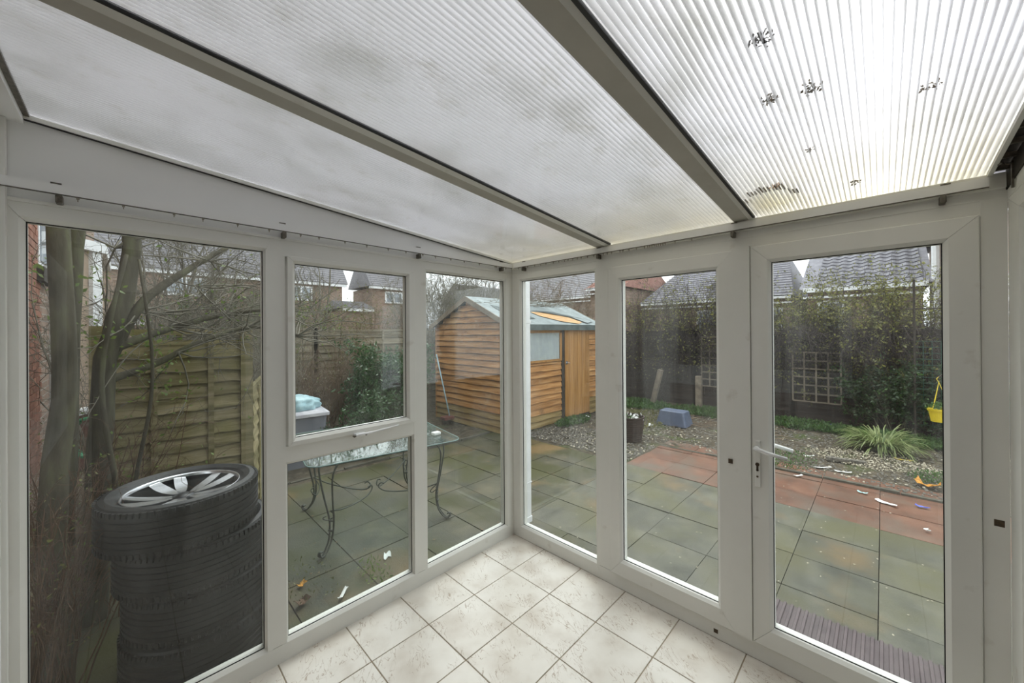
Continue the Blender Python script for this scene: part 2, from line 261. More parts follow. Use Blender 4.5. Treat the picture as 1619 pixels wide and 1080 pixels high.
def webmat():
    m, nt, p = newmat('polycarbonate_web'); nt.nodes.remove(p); out = nt.nodes['Material Output']
    tl = nt.nodes.new('ShaderNodeBsdfTranslucent'); tl.inputs['Color'].default_value = (.86, .86, .87, 1)
    tr = nt.nodes.new('ShaderNodeBsdfTransparent'); tr.inputs['Color'].default_value = (.88, .88, .89, 1)
    ms = N(nt, 'ShaderNodeMixShader', Fac=.30); nt.links.new(tl.outputs[0], ms.inputs[1]); nt.links.new(tr.outputs[0], ms.inputs[2]); nt.links.new(ms.outputs[0], out.inputs['Surface'])
    return m
M['web'] = webmat()

# ------------------------------------------------------------------ builders
def tag(o, label=None, cat=None, group=None, kind=None):
    if label: o['label'] = label
    if cat: o['category'] = cat
    if group: o['group'] = group
    if kind: o['kind'] = kind
    return o
def empty(name, loc=(0, 0, 0), rz=0, **k):
    o = bpy.data.objects.new(name, None); COL.objects.link(o); o.location = loc; o.rotation_euler = (0, 0, rz); o.empty_display_size = .1
    return tag(o, **k)
def link(name, me, mat, parent=None, loc=(0, 0, 0), rot=(0, 0, 0), **k):
    o = bpy.data.objects.new(name, me); COL.objects.link(o)
    if mat is not None and not me.materials:
        for mm in (mat if isinstance(mat, (list, tuple)) else [mat]): me.materials.append(M[mm] if isinstance(mm, str) else mm)
    if parent: o.parent = parent
    o.location = loc; o.rotation_euler = rot
    return tag(o, **k)
class MB:
    def __init__(s): s.v = []; s.f = []; s.mi = []; s.cur = 0
    def add(s, vs, fs):
        b = len(s.v); s.v += [tuple(v) for v in vs]; s.f += [tuple(i+b for i in f) for f in fs]; s.mi += [s.cur]*len(fs); return s
    def box(s, a, b, mt=None):
        x0, y0, z0 = a; x1, y1, z1 = b
        vs = [Vector(p) for p in ((x0, y0, z0), (x1, y0, z0), (x1, y1, z0), (x0, y1, z0), (x0, y0, z1), (x1, y0, z1), (x1, y1, z1), (x0, y1, z1))]
        if mt is not None: vs = [mt @ v for v in vs]
        return s.add(vs, [(0, 3, 2, 1), (4, 5, 6, 7), (0, 1, 5, 4), (1, 2, 6, 5), (2, 3, 7, 6), (3, 0, 4, 7)])
    def prism(s, pts, a, b, ax='y'):
        n = len(pts)
        def p(u, v, w): return {'x': (w, u, v), 'y': (u, w, v), 'z': (u, v, w)}[ax]
        vs = [p(u, v, a) for u, v in pts]+[p(u, v, b) for u, v in pts]
        return s.add(vs, [tuple(range(n))[::-1], tuple(range(n, 2*n))]+[(i, (i+1) % n, n+(i+1) % n, n+i) for i in range(n)])
    def tube(s, pts, r, n=6, closed=False, cap=True):
        P = [Vector(p) for p in pts]; m = len(P); rs = r if isinstance(r, (list, tuple)) else [r]*m
        vs = []; ref = None
        for i in range(m):
            if closed: t = P[(i+1) % m]-P[i-1]
            else: t = P[min(i+1, m-1)]-P[max(i-1, 0)]
            t.normalize()
            if ref is None: ref = Vector((0, 0, 1)) if abs(t.z) < .8 else Vector((1, 0, 0))
            a = t.cross(ref).normalized(); b = t.cross(a).normalized(); ref = -(t.cross(a).cross(t)).normalized() if False else ref
            if abs(t.dot(ref)) > .98: ref = a.copy()
            vs += [P[i]+(a*math.cos(2*math.pi*k/n)+b*math.sin(2*math.pi*k/n))*rs[i] for k in range(n)]
        fs = []
        for i in range(m if closed else m-1):
            j = (i+1) % m
            fs += [(i*n+k, i*n+(k+1) % n, j*n+(k+1) % n, j*n+k) for k in range(n)]
        if cap and not closed: fs += [tuple(range(n))[::-1], tuple(range((m-1)*n, m*n))]
        return s.add(vs, fs)
    def lathe(s, prof, n=32, c=(0, 0, 0)):
        vs = []; m = len(prof)
        for k in range(n):
            a = 2*math.pi*k/n; vs += [(c[0]+r*math.cos(a), c[1]+r*math.sin(a), c[2]+z) for r, z in prof]
        fs = [(k*m+i, ((k+1) % n)*m+i, ((k+1) % n)*m+i+1, k*m+i+1) for k in range(n) for i in range(m-1)]
        return s.add(vs, fs)
    def mesh(s, name, smooth=False):
        me = bpy.data.meshes.new(name); me.from_pydata(s.v, [], s.f)
        if any(s.mi): me.polygons.foreach_set('material_index', s.mi)
        bm = bmesh.new(); bm.from_mesh(me); bmesh.ops.recalc_face_normals(bm, faces=bm.faces); bm.to_mesh(me); bm.free()
        if smooth: me.polygons.foreach_set('use_smooth', [True]*len(me.polygons))
        me.update(); return me
    def build(s, name, mat, parent=None, smooth=False, bevel=0, **k):
        o = link(name, s.mesh(name, smooth), mat, parent, **k)
        if bevel:
            md = o.modifiers.new('bevel', 'BEVEL'); md.width = bevel; md.segments = 2; md.limit_method = 'ANGLE'; md.angle_limit = R(40)
        return o
def boxo(name, a, b, mat, parent=None, bevel=0, **k): return MB().box(a, b).build(name, mat, parent, bevel=bevel, **k)
def smooth_pts(pts, k=6):
    P = [Vector(p) for p in pts]; out = []
    for i in range(len(P)-1):
        p0 = P[max(i-1, 0)]; p1 = P[i]; p2 = P[i+1]; p3 = P[min(i+2, len(P)-1)]
        for j in range(k):
            t = j/k; out.append(.5*((2*p1)+(-p0+p2)*t+(2*p0-5*p1+4*p2-p3)*t*t+(-p0+3*p1-3*p2+p3)*t**3))
    out.append(P[-1]); return out
def copy_tree(o, parent=None):
    c = o.copy(); COL.objects.link(c); c.parent = parent
    for ch in list(o.children): copy_tree(ch, c)
    return c
def np_mesh(name, V, F, smooth=False):
    me = bpy.data.meshes.new(name); n = F.shape[1]
    me.vertices.add(len(V)); me.vertices.foreach_set('co', V.astype(np.float32).ravel())
    me.loops.add(F.size); me.loops.foreach_set('vertex_index', F.astype(np.int32).ravel())
    me.polygons.add(len(F)); me.polygons.foreach_set('loop_start', np.arange(0, F.size, n, dtype=np.int32)); me.polygons.foreach_set('loop_total', np.full(len(F), n, dtype=np.int32))
    if smooth: me.polygons.foreach_set('use_smooth', np.ones(len(F), dtype=bool))
    me.update(calc_edges=True); me.validate(); return me
# --- vegetation
def unit(a): return a/np.maximum(np.linalg.norm(a, axis=-1, keepdims=True), 1e-9)
def grow(S, D, L, m=5, wig=.25, up=0.0, droop=0.0):
    n = len(S); P = np.zeros((n, m, 3)); P[:, 0] = S; d = unit(D); L = np.broadcast_to(L, (n,))[:, None]
    for i in range(1, m):
        d = unit(d+RNG.normal(0, wig, (n, 3))+np.array([0, 0, up-droop*i])); P[:, i] = P[:, i-1]+d*L/(m-1)
    return P
def sprout(P, k, L, spread=.9, m=4, wig=.25, up=.1, lo=.25, droop=0):
    n, q, _ = P.shape; idx = np.repeat(np.arange(n), k); t = RNG.uniform(lo, 1, n*k)*(q-1); i = np.minimum(t.astype(int), q-2); fr = (t-i)[:, None]
    S = P[idx, i]*(1-fr)+P[idx, i+1]*fr; D = unit(P[idx, i+1]-P[idx, i])+RNG.normal(0, spread, (n*k, 3))
    return grow(S, D, L*RNG.uniform(.5, 1.1, n*k), m, wig, up, droop)
def tubes(P, r0, r1, sides=3):
    n, m, _ = P.shape; T = unit(np.gradient(P, axis=1)); ref = np.where(np.abs(T[..., 2:3]) > .9, np.array([1., 0, 0]), np.array([0, 0, 1.]))
    A = unit(np.cross(T, ref)); B = np.cross(T, A); rad = np.linspace(1, 0, m)[None, :, None]
    r0 = np.broadcast_to(r0, (n,))[:, None, None]; rr = r1+(r0-r1)*rad
    V = np.stack([P+(A*math.cos(2*math.pi*k/sides)+B*math.sin(2*math.pi*k/sides))*rr for k in range(sides)], 2).reshape(-1, 3)
    b = (np.arange(n)[:, None, None]*m+np.arange(m-1)[None, :, None])*sides; k = np.arange(sides)[None, None, :]; k2 = (k+1) % sides
    F = np.stack([b+k, b+k2, b+sides+k2, b+sides+k], -1).reshape(-1, 4); return V, F
def cat(parts):
    Vs = []; Fs = []; o = 0
    for V, F in parts: Vs.append(V); Fs.append(F+o); o += len(V)
    return np.concatenate(Vs), np.concatenate(Fs)
def leaves(S, size, D=None, ratio=.45, fold=.25):
    n = len(S); D = unit(RNG.normal(0, 1, (n, 3))+np.array([0, 0, .2])) if D is None else unit(D+RNG.normal(0, .5, (n, 3)))
    A = unit(np.cross(D, RNG.normal(0, 1, (n, 3)))); B = np.cross(D, A); s = size*RNG.uniform(.6, 1.2, (n, 1))
    V = np.stack([S, S+D*s*.5+A*s*ratio*.5+B*s*fold*.3, S+D*s, S+D*s*.5-A*s*ratio*.5+B*s*fold*.3], 1).reshape(-1, 3)
    return V, np.arange(n*4).reshape(-1, 4)
def shrub(name, label, cat_, loc, n0, H, spread, levels, leafspec=None, mat='twig', r0=.008, base=.15, lean=(0, 0, 1), group=None, sides=3, wig=.12, m=6, box=None):
    root = empty(name, loc, label=label, cat=cat_, group=group); L = np.array(loc)
    if box is not None: S = np.stack([RNG.uniform(-box[0], box[0], n0), RNG.uniform(-box[1], box[1], n0), np.zeros(n0)], 1)
    else: a = RNG.uniform(0, 6.28, n0); S = np.stack([np.cos(a)*base*RNG.random(n0), np.sin(a)*base*RNG.random(n0), np.zeros(n0)], 1)
    D = np.array(lean)[None]+RNG.normal(0, spread, (n0, 3))*np.array([1, 1, .3]); P = grow(S, D, H*RNG.uniform(.65, 1.05, n0), m, wig, .05)
    parts = [tubes(P, r0, r0*.25, max(sides, 4))]; last = P; allp = [P]
    for (k, l, sp, up) in levels:
        last = sprout(last, k, l, sp, 4, .3, up); r = r0*.5*(.6**len(allp)); allp.append(last); parts.append(tubes(last, max(r, .0012), max(r*.4, .0008), 3))
    V, F = cat(parts); V[:, 2] = np.maximum(V[:, 2], -.02); link('branches', np_mesh(name+'_branches', V, F), mat, root, kind='stuff')
    if leafspec:
        for nm, mt, cnt, size, ratio in leafspec:
            src = last.reshape(-1, 3); ii = RNG.integers(0, len(src), cnt); S = src[ii]+RNG.normal(0, size*.35, (cnt, 3))
            V, F = leaves(S, size, ratio=ratio); V[:, 2] = np.maximum(V[:, 2], .0); link(nm, np_mesh(name+'_'+nm, V, F), mt, root, kind='stuff')
    return root

# ================================================================== ROOM
G = -.10                                   # patio level
def roof_z(x): return 2.212-.0862*x        # underside of the roof sheets
LX, WY = -2.5, -2.475
# floor: grout bed with separately laid tiles
fl = boxo('floor', (LX-.05, WY-.05, -.10), (.07, .07, -.004), 'grout', kind='structure', label='cream marbled floor tiles laid in a square grid with brown grout')
T = .333; tx, ty, g_ = -.3477, -.3174, .0025
xs = [0.004]+[tx-k*T for k in range(8)]; ys = [0.004]+[ty-k*T for k in range(8)]
tile_me = MB().box((-T/2+g_, -T/2+g_, -.010), (T/2-g_, T/2-g_, 0)).mesh('tile')
for i in range(len(xs)-1):
    for j in range(len(ys)-1):
        x1, x0, y1, y0 = xs[i], max(xs[i+1], LX), ys[j], max(ys[j+1], WY)
        if x1-x0 < .03 or y1-y0 < .03: continue
        full = abs(x1-x0-T) < .001 and abs(y1-y0-T) < .001; c = ((x0+x1)/2, (y0+y1)/2, random.uniform(-.0006, .0004))
        me = tile_me if full else MB().box((-(x1-x0)/2+g_, -(y1-y0)/2+g_, -.010), ((x1-x0)/2-g_, (y1-y0)/2-g_, 0)).mesh('tile')
        t = link('tile', me, 'tile', fl, c)
        if not t.modifiers: md = t.modifiers.new('b', 'BEVEL'); md.width = .0015; md.segments = 1

# uPVC frame pieces. Walls are described by (s, z): s runs along the wall, depth d>0 goes outdoors
def onwall(side):
    # local x -> along wall, local y -> outward, z up
    if side == 'L': return Matrix.Identity(4)
    if side == 'R': return Matrix(((0, 1, 0, 0), (1, 0, 0, 0), (0, 0, 1, 0), (0, 0, 0, 1)))
    if side == 'S': return Matrix(((1, 0, 0, 0), (0, -1, 0, WY), (0, 0, 1, 0), (0, 0, 0, 1)))
    if side == 'H': return Matrix(((0, -1, 0, LX), (1, 0, 0, 0), (0, 0, 1, 0), (0, 0, 0, 1)))
def ring(mt, s0, s1, z0, z1, w, d0, d1, bead=.014, widths=None):
    """mitred frame: outer rectangle s0..s1,z0..z1, bars w wide, front face at depth d0, back at d1, chamfered inner edge"""
    wl, wr, wb, wt = widths or (w, w, w, w); mb = MB(); g = .0006
    O = [(s0, z0), (s1, z0), (s1, z1), (s0, z1)]
    I1 = [(s0+wl-bead, z0+wb-bead), (s1-wr+bead, z0+wb-bead), (s1-wr+bead, z1-wt+bead), (s0+wl-bead, z1-wt+bead)]
    I2 = [(s0+wl, z0+wb), (s1-wr, z0+wb), (s1-wr, z1-wt), (s0+wl, z1-wt)]
    for k in range(4):
        j = (k+1) % 4
        ax = (1, 0) if k in (0, 2) else (0, 1); sg = 1 if k in (0, 1) else -1
        def sh(p, e): return (p[0]+ax[0]*g*e*sg, p[1]+ax[1]*g*e*sg)
        a = [sh(O[k], 1), sh(O[j], -1)]; b = [sh(I1[k], 1), sh(I1[j], -1)]; c = [sh(I2[k], 1), sh(I2[j], -1)]
        P = []
        for e in (0, 1):
            for (pt, d) in ((a[e], d1), (a[e], d0+.002), (((a[e][0]*.96+b[e][0]*.04), (a[e][1]*.96+b[e][1]*.04)), d0), (b[e], d0), (c[e], d0+bead), (c[e], d1)):
                P.append(mt @ Vector((pt[0], d, pt[1])))
        n = 6
        mb.add(P, [(0, 1, 2, 3, 4, 5), (11, 10, 9, 8, 7, 6)]+[(i, (i+1) % n, n+(i+1) % n, n+i) for i in range(n)])
    return mb
def pane(mt, s0, s1, z0, z1, d, parent, name='glass_pane', mat='glass'):
    o = MB().box((s0-.008, d, z0-.008), (s1+.008, d+.020, z1+.008), mt).build(name, mat, parent)
    # black rubber gasket around the visible edge
    t = .0035; mb = MB()
    for a, b in (((s0-.006, d-.003, z0-.006), (s0+t, d, z1+.006)), ((s1-t, d-.003, z0-.006), (s1+.006, d, z1+.006)), ((s0+t, d-.003, z0-.006), (s1-t, d, z0+t)), ((s0+t, d-.003, z1-t), (s1-t, d, z1+.006))): mb.box(a, b, mt)
    mb.build('gasket', 'gasket', parent); return o
ML, MR_, MS, MH = onwall('L'), onwall('R'), onwall('S'), onwall('H')
D0, D1, DG = 0.0, .065, .024
FT = 2.115                                  # top of the frames
# ---- left wall
wl = empty('wall_left', (0, 0, 0), kind='structure', label='left wall of the conservatory, white panel above three glazed bays')
pts = [(LX-.03, FT), (.0, FT), (.0, roof_z(0)-.002), (LX-.03, roof_z(LX-.03)-.002)]
MB().prism(pts, .004, .06, 'y').build('gable_panel', 'upvc_clean', wl)
pts2 = [(LX, roof_z(LX)-.016), (0, roof_z(0)-.016), (0, roof_z(0)-.001), (LX, roof_z(LX)-.001)]
MB().prism(pts2, -.012, .004, 'y').build('cover_strip', 'upvc', wl)
pts3 = [(LX, roof_z(LX)-.019), (0, roof_z(0)-.019), (0, roof_z(0)-.016), (LX, roof_z(LX)-.016)]
MB().prism(pts3, -.006, .004, 'y').build('sealant_line', 'gasket', wl)
MB().box((LX, -.004, FT), (0, .005, FT+.012)).build('head_bead', 'upvc', wl, bevel=.002)
MB().box((LX, -.001, 0), (0, D1, .087)).build('sill_rail', 'upvc', wl)
for nm, a, b in (('mullion', (-1.724, D0-.001, .09), (-1.640, D1+.001, 2.06)), ('mullion', (-.909, D0-.001, .09), (-.814, D1+.001, 2.06)), ('corner_post', (-.003, -.0, .0), (.07, .07, 2.2))):
    MB().box(a, b).build(nm, 'upvc', wl)
# windows (each its own)
w1 = empty('window_1', (0, 0, 0), kind='structure', label='large fixed pane at the left of the left wall')
ring(ML, LX, -1.70, 0, FT, .05, D0, D1, widths=(.0494, .032, .1019, .064)).build('window_frame', 'upvc', w1)
pane(ML, LX+.0494, -1.732, .1019, 2.051, DG, w1)
w2 = empty('window_2', (0, 0, 0), kind='structure', label='middle bay of the left wall with a top hung opening light over a fixed pane')
ring(ML, -1.662, -.887, 0, 1.075, .03, D0, D1, widths=(.0312, .0312, .1019, .095)).build('window_frame', 'upvc', w2)
pane(ML, -1.6308, -.9182, .1019, .98, DG, w2)
MB().box((-1.705, D0-.0012, 2.036), (-.83, D1+.001, FT)).build('head_rail', 'upvc', w2)
sash = ring(ML, -1.632, -.904, 1.073, 2.038, .036, -.014, .045, widths=(.0365, .055, .036, .034)).build('opening_sash', 'upvc', w2)
pane(ML, -1.5955, -.959, 1.109, 2.004, .012, w2)
hb = MB().box((-1.305, -.026, 1.056), (-1.245, -.014, 1.078)).build('handle_base', 'white_metal', w2, bevel=.003)
MB().tube(smooth_pts([(-1.30, -.034, 1.068), (-1.25, -.040, 1.070), (-1.20, -.036, 1.070), (-1.10, -.030, 1.074), (-1.03, -.026, 1.078)]), [.008]*6+[.0075]*6+[.0055]*6+[.0045]*6+[.004], 8).build('handle_lever', 'white_metal', w2, smooth=True)
MB().tube([(-1.31, -.030, 1.066), (-1.31, -.044, 1.066)], .006, 10).tube([(-1.245, -.030, 1.066), (-1.245, -.046, 1.066)], .006, 10).build('handle_screw', 'dark_metal', w2)
w3 = empty('window_3', (0, 0, 0), kind='structure', label='narrow fixed pane beside the corner on the left wall')
ring(ML, -.838, 0, 0, FT, .05, D0, D1, widths=(.032, .081, .1019, .064)).build('window_frame', 'upvc', w3)
pane(ML, -.806, -.081, .1019, 2.051, DG, w3)
# ---- right wall  (s = y)
wr = empty('wall_right', (0, 0, 0), kind='structure', label='right wall of the conservatory with white frames under the eaves')
MB().box((0, WY, FT), (.065, 0, 2.150)).build('head_panel', 'upvc', wr)
MB().box((-.012, WY, 2.150), (.07, 0, 2.205)).build('eaves_beam', 'upvc', wr, bevel=.002)
MB().box((-.004, WY, FT-.0), (.0, 0, FT+.006)).build('head_bead', 'upvc', wr)
w4 = empty('window_4', (0, 0, 0), kind='structure', label='narrow fixed pane beside the corner on the right wall')
ring(MR_, -.80, 0, 0, FT, .05, D0, D1, widths=(.0295, .0919, .1019, .064)).build('window_frame', 'upvc', w4)
pane(MR_, -.7705, -.0919, .1019, 2.051, DG, w4)
MB().box((-.001, -.888, .0895), (D1+.001, -.778, 2.06)).build('mullion', 'upvc', wr)
MB().box((-.001, WY, -.0), (D1+.001, -.795, .0885)).build('threshold', 'upvc', wr, bevel=.004)
MB().box((-.0005, WY, .088), (.0, -.80, .0895)).build('threshold_line', 'gasket', wr)
MB().box((-.001, WY, 2.058), (D1+.001, -.795, FT)).build('door_head', 'upvc', wr)
MB().box((-.002, WY, 0), (D1+.002, -2.412, 2.12)).build('door_jamb', 'upvc', wr, bevel=.002)
# door 2 (left leaf)
d2 = empty('door_2', (0, -.89, 0), kind='structure', label='left glazed leaf of the white double doors, without a handle')
rg = lambda *a, **k: ring(MR_, *a, **k)
def dparent(mb, name, par):
    off = Vector(par.location); mb.v = [tuple(Vector(v)-off) for v in mb.v]; return mb.build(name, 'upvc', par)
def dpane(par, *a):
    before = set(COL.objects); pane(MR_, *a, par)
    for o in set(COL.objects)-before:
        for v in o.data.vertices: v.co -= Vector(par.location)
dparent(rg(-1.606, -.886, .092, 2.057, .08, -.016, .055, widths=(.0835, .0835, .100, .086)), 'door_frame', d2)
dpane(d2, -1.5222, -.9703, .192, 1.9707, .012)
dparent(MB().box((-.022, -1.681, .094), (.03, -1.601, 2.068)), 'meeting_stile_cover', d2)
# door 1 (right leaf)
d1 = empty('door_1', (0, -2.41, 0), kind='structure', label='right glazed leaf of the white double doors with the lever handle')
dparent(rg(-2.410, -1.683, .092, 2.064, .08, -.014, .055, widths=(.0896, .0845, .100, .086)), 'door_frame', d1)
dpane(d1, -2.3204, -1.7677, .1923, 1.9779, .012)
def at(par, mb, name, mat, **k):
    off = Vector(par.location); mb.v = [tuple(Vector(v)-off) for v in mb.v]; return mb.build(name, mat, par, **k)
hp = at(d1, MB().box((-.026, -1.722, .872), (-.014, -1.697, 1.102)), 'handle_plate', 'upvc', bevel=.004)
at(d1, MB().tube([(-.026, -1.7095, 1.068), (-.062, -1.7095, 1.068)], .0115, 12).tube([(-.058, -1.703, 1.068), (-.062, -1.725, 1.066), (-.063, -1.76, 1.058), (-.061, -1.835, 1.047)], [.0105, .0105, .009, .008], 10), 'lever_handle', 'white_metal', smooth=True)
at(d1, MB().tube([(-.0255, -1.7095, .985), (-.030, -1.7095, .985)], .0088, 14).box((-.030, -1.7135, .957), (-.0255, -1.7055, .983)).tube([(-.0255, -1.7095, .957), (-.030, -1.7095, .957)], .0055, 10), 'keyhole', 'rust')
at(d1, MB().tube([(-.0255, -1.7095, .925), (-.029, -1.7095, .925)], .0048, 10), 'screw_head', 'rust')
at(d1, MB().box((.055, -1.722, .872), (.065, -1.697, 1.102)).tube([(.06, -1.7095, 1.068), (.10, -1.7095, 1.068), (.103, -1.74, 1.064), (.101, -1.835, 1.047)], .009, 10), 'outside_handle', 'white_metal')
def keep(x, y, z, hw, hh, label):
    o = MB().box((x-.003, -hw, -hh), (x+.001, hw, hh)).box((x-.004, -hw*.7, -hh*.5), (x-.002, hw*.4, hh*.6)).build('lock_keep', 'rust', None, label=label, cat='lock keep'); o.location = (0, y, z); return o
k_ = keep(-.0205, -1.590, .972, .010, .011, 'small brown square catch on the left door leaf beside the handle')
k_.location.x = -.0015
keep(0, -2.450, .945, .012, .012, 'small brown catch on the jamb at the far right'); keep(-.0, -1.508, .040, .010, .010, 'brown square catch low on the threshold under the left door leaf')
# ---- far right wall (side) and house wall behind the viewer
ws = empty('wall_back', (0, 0, 0), kind='structure', label='white framed end wall at the extreme right edge')
MB().box((LX, WY-.08, 0), (0.07, WY, .16)).build('dwarf_panel', 'upvc', ws)
MB().box((LX, WY-.08, 2.11), (0.07, WY, roof_z(0)-.01)).build('head_panel', 'upvc', ws)
MB().prism([(LX, 2.2), (0, 2.2), (0, roof_z(0)-.01), (LX, roof_z(LX)-.01)], WY-.07, WY+.002, 'y').build('gable_panel', 'upvc_clean', ws)
w6 = empty('window_6', (0, 0, 0), kind='structure', label='dark glazed pane at the extreme right edge of the view')
ring(MS, -1.25, 0.0, .16, 2.11, .09, 0, .06, widths=(.08, .165, .08, .075)).build('window_frame', 'upvc', w6)
MB().box((-1.17, .035, .24), (-.165, .05, 2.035), MS).build('glass_pane', 'unlit_pane', w6); MB().box((-1.172, .027, .238), (-.163, .036, 2.037), MS).build('gasket', 'gasket', w6)  # black sheet across the whole pane stands in for the dark room
ring(MS, LX, -1.25, .16, 2.11, .09, 0, .06).build('window_frame', 'upvc', w6); MB().box((LX+.09, .035, .25), (-1.34, .05, 2.02), MS).build('glass_pane', 'unlit_pane', w6)
wh = empty('wall_house', (0, 0, 0), kind='structure', label='brick house wall that the conservatory leans on')
hb_ = MB()
MB().box((-.26, 0, -.1), (.06, .2, 2.42), MH).build('side_panel', 'upvc_clean', wh)
MB().box((-7, .04, 2.44), (.06, .3, 5.6), MH).build('upper_wall', 'beige', wh)
for a, b in (((WY-.1, 0, -.1), (-1.95, .2, 2.42)), ((-1.95, 0, -.1), (-.26, .2, 1.03)), ((-1.95, 0, 2.1), (-.26, .2, 2.42))): hb_.box(a, b, MH)
hb_.build('masonry', 'brickwall', wh)
MB().box((-1.95, -.002, 1.0), (-.26, .1, 1.14), MH).build('window_board', 'white', wh)
ring(MH, -1.95, -.26, 1.14, 2.1, .09, .0, .06).build('house_window_frame', 'white', wh); MB().box((-1.86, .04, 1.23), (-.35, .05, 2.01), MH).build('house_window_pane', 'unlit_pane', wh)
MB().box((LX, WY, 2.392), (-2.452, .004, 2.46)).build('wall_plate', 'upvc_clean', wh)
MB().box((-2.452, WY, 2.415), (-2.438, .0, 2.424)).build('flashing_strip', 'dark_metal', wh)
MB().box((LX, -.03, .0), (LX+.012, .002, 2.39)).build('corner_bead', 'upvc', wh)

# ---- ceiling: three multiwall sheets, two rafters
ce = empty('ceiling', (0, 0, 0), kind='structure', label='sloping roof of translucent ribbed polycarbonate sheets')
def sheet(y0, y1, nm):
    p = empty(nm, (0, y0, 0)); p.parent = ce; p.location = (0, y0, 0)
    wdt = y1-y0; h = .028; XL, XR = LX-.05, .10
    def slope(x): return roof_z(x)
    for key, dz in (('skin_low', 0.0), ('skin_top', h)):
        MB().add([(XL, 0, slope(XL)+dz), (XR, 0, slope(XR)+dz), (XR, wdt, slope(XR)+dz), (XL, wdt, slope(XL)+dz)], [(0, 1, 2, 3)]).build('lower_skin' if dz == 0 else 'upper_skin', key, p)
    n = int(wdt/.0162); mb = MB()
    for k in range(n+1):
        y = k*wdt/n; t = .0012
        mb.add([(XL, y-t, slope(XL)), (XR, y-t, slope(XR)), (XR, y-t, slope(XR)+h), (XL, y-t, slope(XL)+h), (XL, y+t, slope(XL)), (XR, y+t, slope(XR)), (XR, y+t, slope(XR)+h), (XL, y+t, slope(XL)+h)], [(0, 1, 2, 3), (7, 6, 5, 4), (0, 4, 5, 1)])
    mb.build('rib_webs', 'web', p, kind='stuff')
    return p
sheet(-.802, .055, 'roof_sheet'); sheet(-1.616, -.892, 'roof_sheet'); s3 = sheet(WY+.035, -1.695, 'roof_sheet')
def rafter(y, sw, name, label):
    # box bar hung under the sheets, with a paler capping and a black seal along its right side
    r = empty(name, (0, y, 0), kind='structure', label=label)
    def sl(prof, mat, nm):
        x0, x1 = LX, .0; n = len(prof)
        vs = [(x0, a, roof_z(x0)+b) for a, b in prof]+[(x1, a, roof_z(x1)+b) for a, b in prof]
        MB().add(vs, [tuple(range(n))[::-1], tuple(range(n, 2*n))]+[(i, (i+1) % n, n+(i+1) % n, n+i) for i in range(n)]).build(nm, mat, r)
    sl([(-.033, -.012), (.032, -.012), (.032, .034), (-.033, .034)], 'rafter', 'bar')
    sl([(-.033-sw, -.004), (-.033, -.013), (-.033, .004), (-.033-sw, .004)], 'upvc', 'capping')
    sl([(-.033-sw-.011, -.005), (-.033-sw, -.005), (-.033-sw, .006), (-.033-sw-.011, .006)], 'gasket', 'black_seal')
M['rafter'] = noisy('warm_grey_rafter', [(.3, (.46, .44, .39)), (.7, (.53, .51, .46))], 6, 5, rough=.5, world=True)
rafter(-.831, .024, 'trim_1', 'long grey rafter running up between the left and middle roof sheets')
rafter(-1.645, .014, 'trim_2', 'grey rafter between the middle and the right roof sheets')
# right edge trim of the third sheet with slots; dark strips stand in for the gap's shade
tr = empty('trim_3', (0, 0, 0), kind='structure', label='slotted edge strip along the right side of the roof')
for (ya, yb, za, zb, mt, nm) in ((WY+.035, WY+.047, -.016, .0, 'upvc', 'edge_strip'), (WY, WY+.004, -.07, 0, 'darkpost_shade', 'gap_shade_strip')):
    x0, x1 = LX, 0
    MB().add([(x0, ya, roof_z(x0)+za), (x0, yb, roof_z(x0)+za), (x0, yb, roof_z(x0)+zb), (x0, ya, roof_z(x0)+zb), (x1, ya, roof_z(x1)+za), (x1, yb, roof_z(x1)+za), (x1, yb, roof_z(x1)+zb), (x1, ya, roof_z(x1)+zb)],
             [(0, 1, 2, 3), (7, 6, 5, 4), (0, 4, 5, 1), (1, 5, 6, 2), (2, 6, 7, 3), (3, 7, 4, 0)]).build(nm, mt, tr)
MB().add([(LX, WY, roof_z(LX)+.004), (0, WY, roof_z(0)+.004), (0, WY+.04, roof_z(0)+.004), (LX, WY+.04, roof_z(LX)+.004)], [(0, 1, 2, 3)]).build('gap_shade_lining', 'darkpost_shade', tr)
for k in range(12):
    x = -.05-k*.11
    MB().box((x-.006, WY+.002, roof_z(x)-.014), (x+.006, WY+.037, roof_z(x)+.002)).build('slot_bar', 'dark_metal', tr)
# repair patch and grime in the right sheet
px, py = -.10, -1.80
mb = MB().add([(-.24, -.075, roof_z(-.24)+.03), (-.02, -.13, roof_z(-.02)+.03), (-.02, .09, roof_z(-.02)+.03), (-.20, .085, roof_z(-.2)+.03), (-.27, .02, roof_z(-.27)+.03)], [(0, 1, 2, 3, 4)])
pt = mb.build('repair_patch', 'patch', s3); pt.location = (0, -1.80+2.44, 0)
mb = MB()
for k in range(17):
    y = -.10+k*.0125; L_ = .03+.05*random.random(); x1 = -.235-.03*math.cos((y-.0)*18)+(.05 if y > .07 or y < -.07 else 0)
    mb.box((x1-L_, y-.0022, roof_z(x1)+.008), (x1, y+.0022, roof_z(x1)+.012))
gp = mb.build('grime_streaks', 'grime', s3, kind='stuff'); gp.location = (0, -1.80+2.44, 0)
def clump(x, y, n, r, label, name='moss_clump', mat='grime', cat_='moss'):
    a = RNG.normal(0, r, (n, 3))*np.array([1, .7, .15]); a[:, 2] = np.abs(a[:, 2]); V, F = leaves(a, .012, ratio=.6)
    o = link(name, np_mesh(name, V, F), mat, None, label=label, cat=cat_); o.location = (x, y, roof_z(x)+.008); return o
clump(-1.159, -1.957, 60, .018, 'dark speckled moss clump on the top of the right roof sheet', mat='darkpost_shade')
clump(-.55, -1.98, 26, .010, 'small brown moss smear halfway down the right roof sheet')
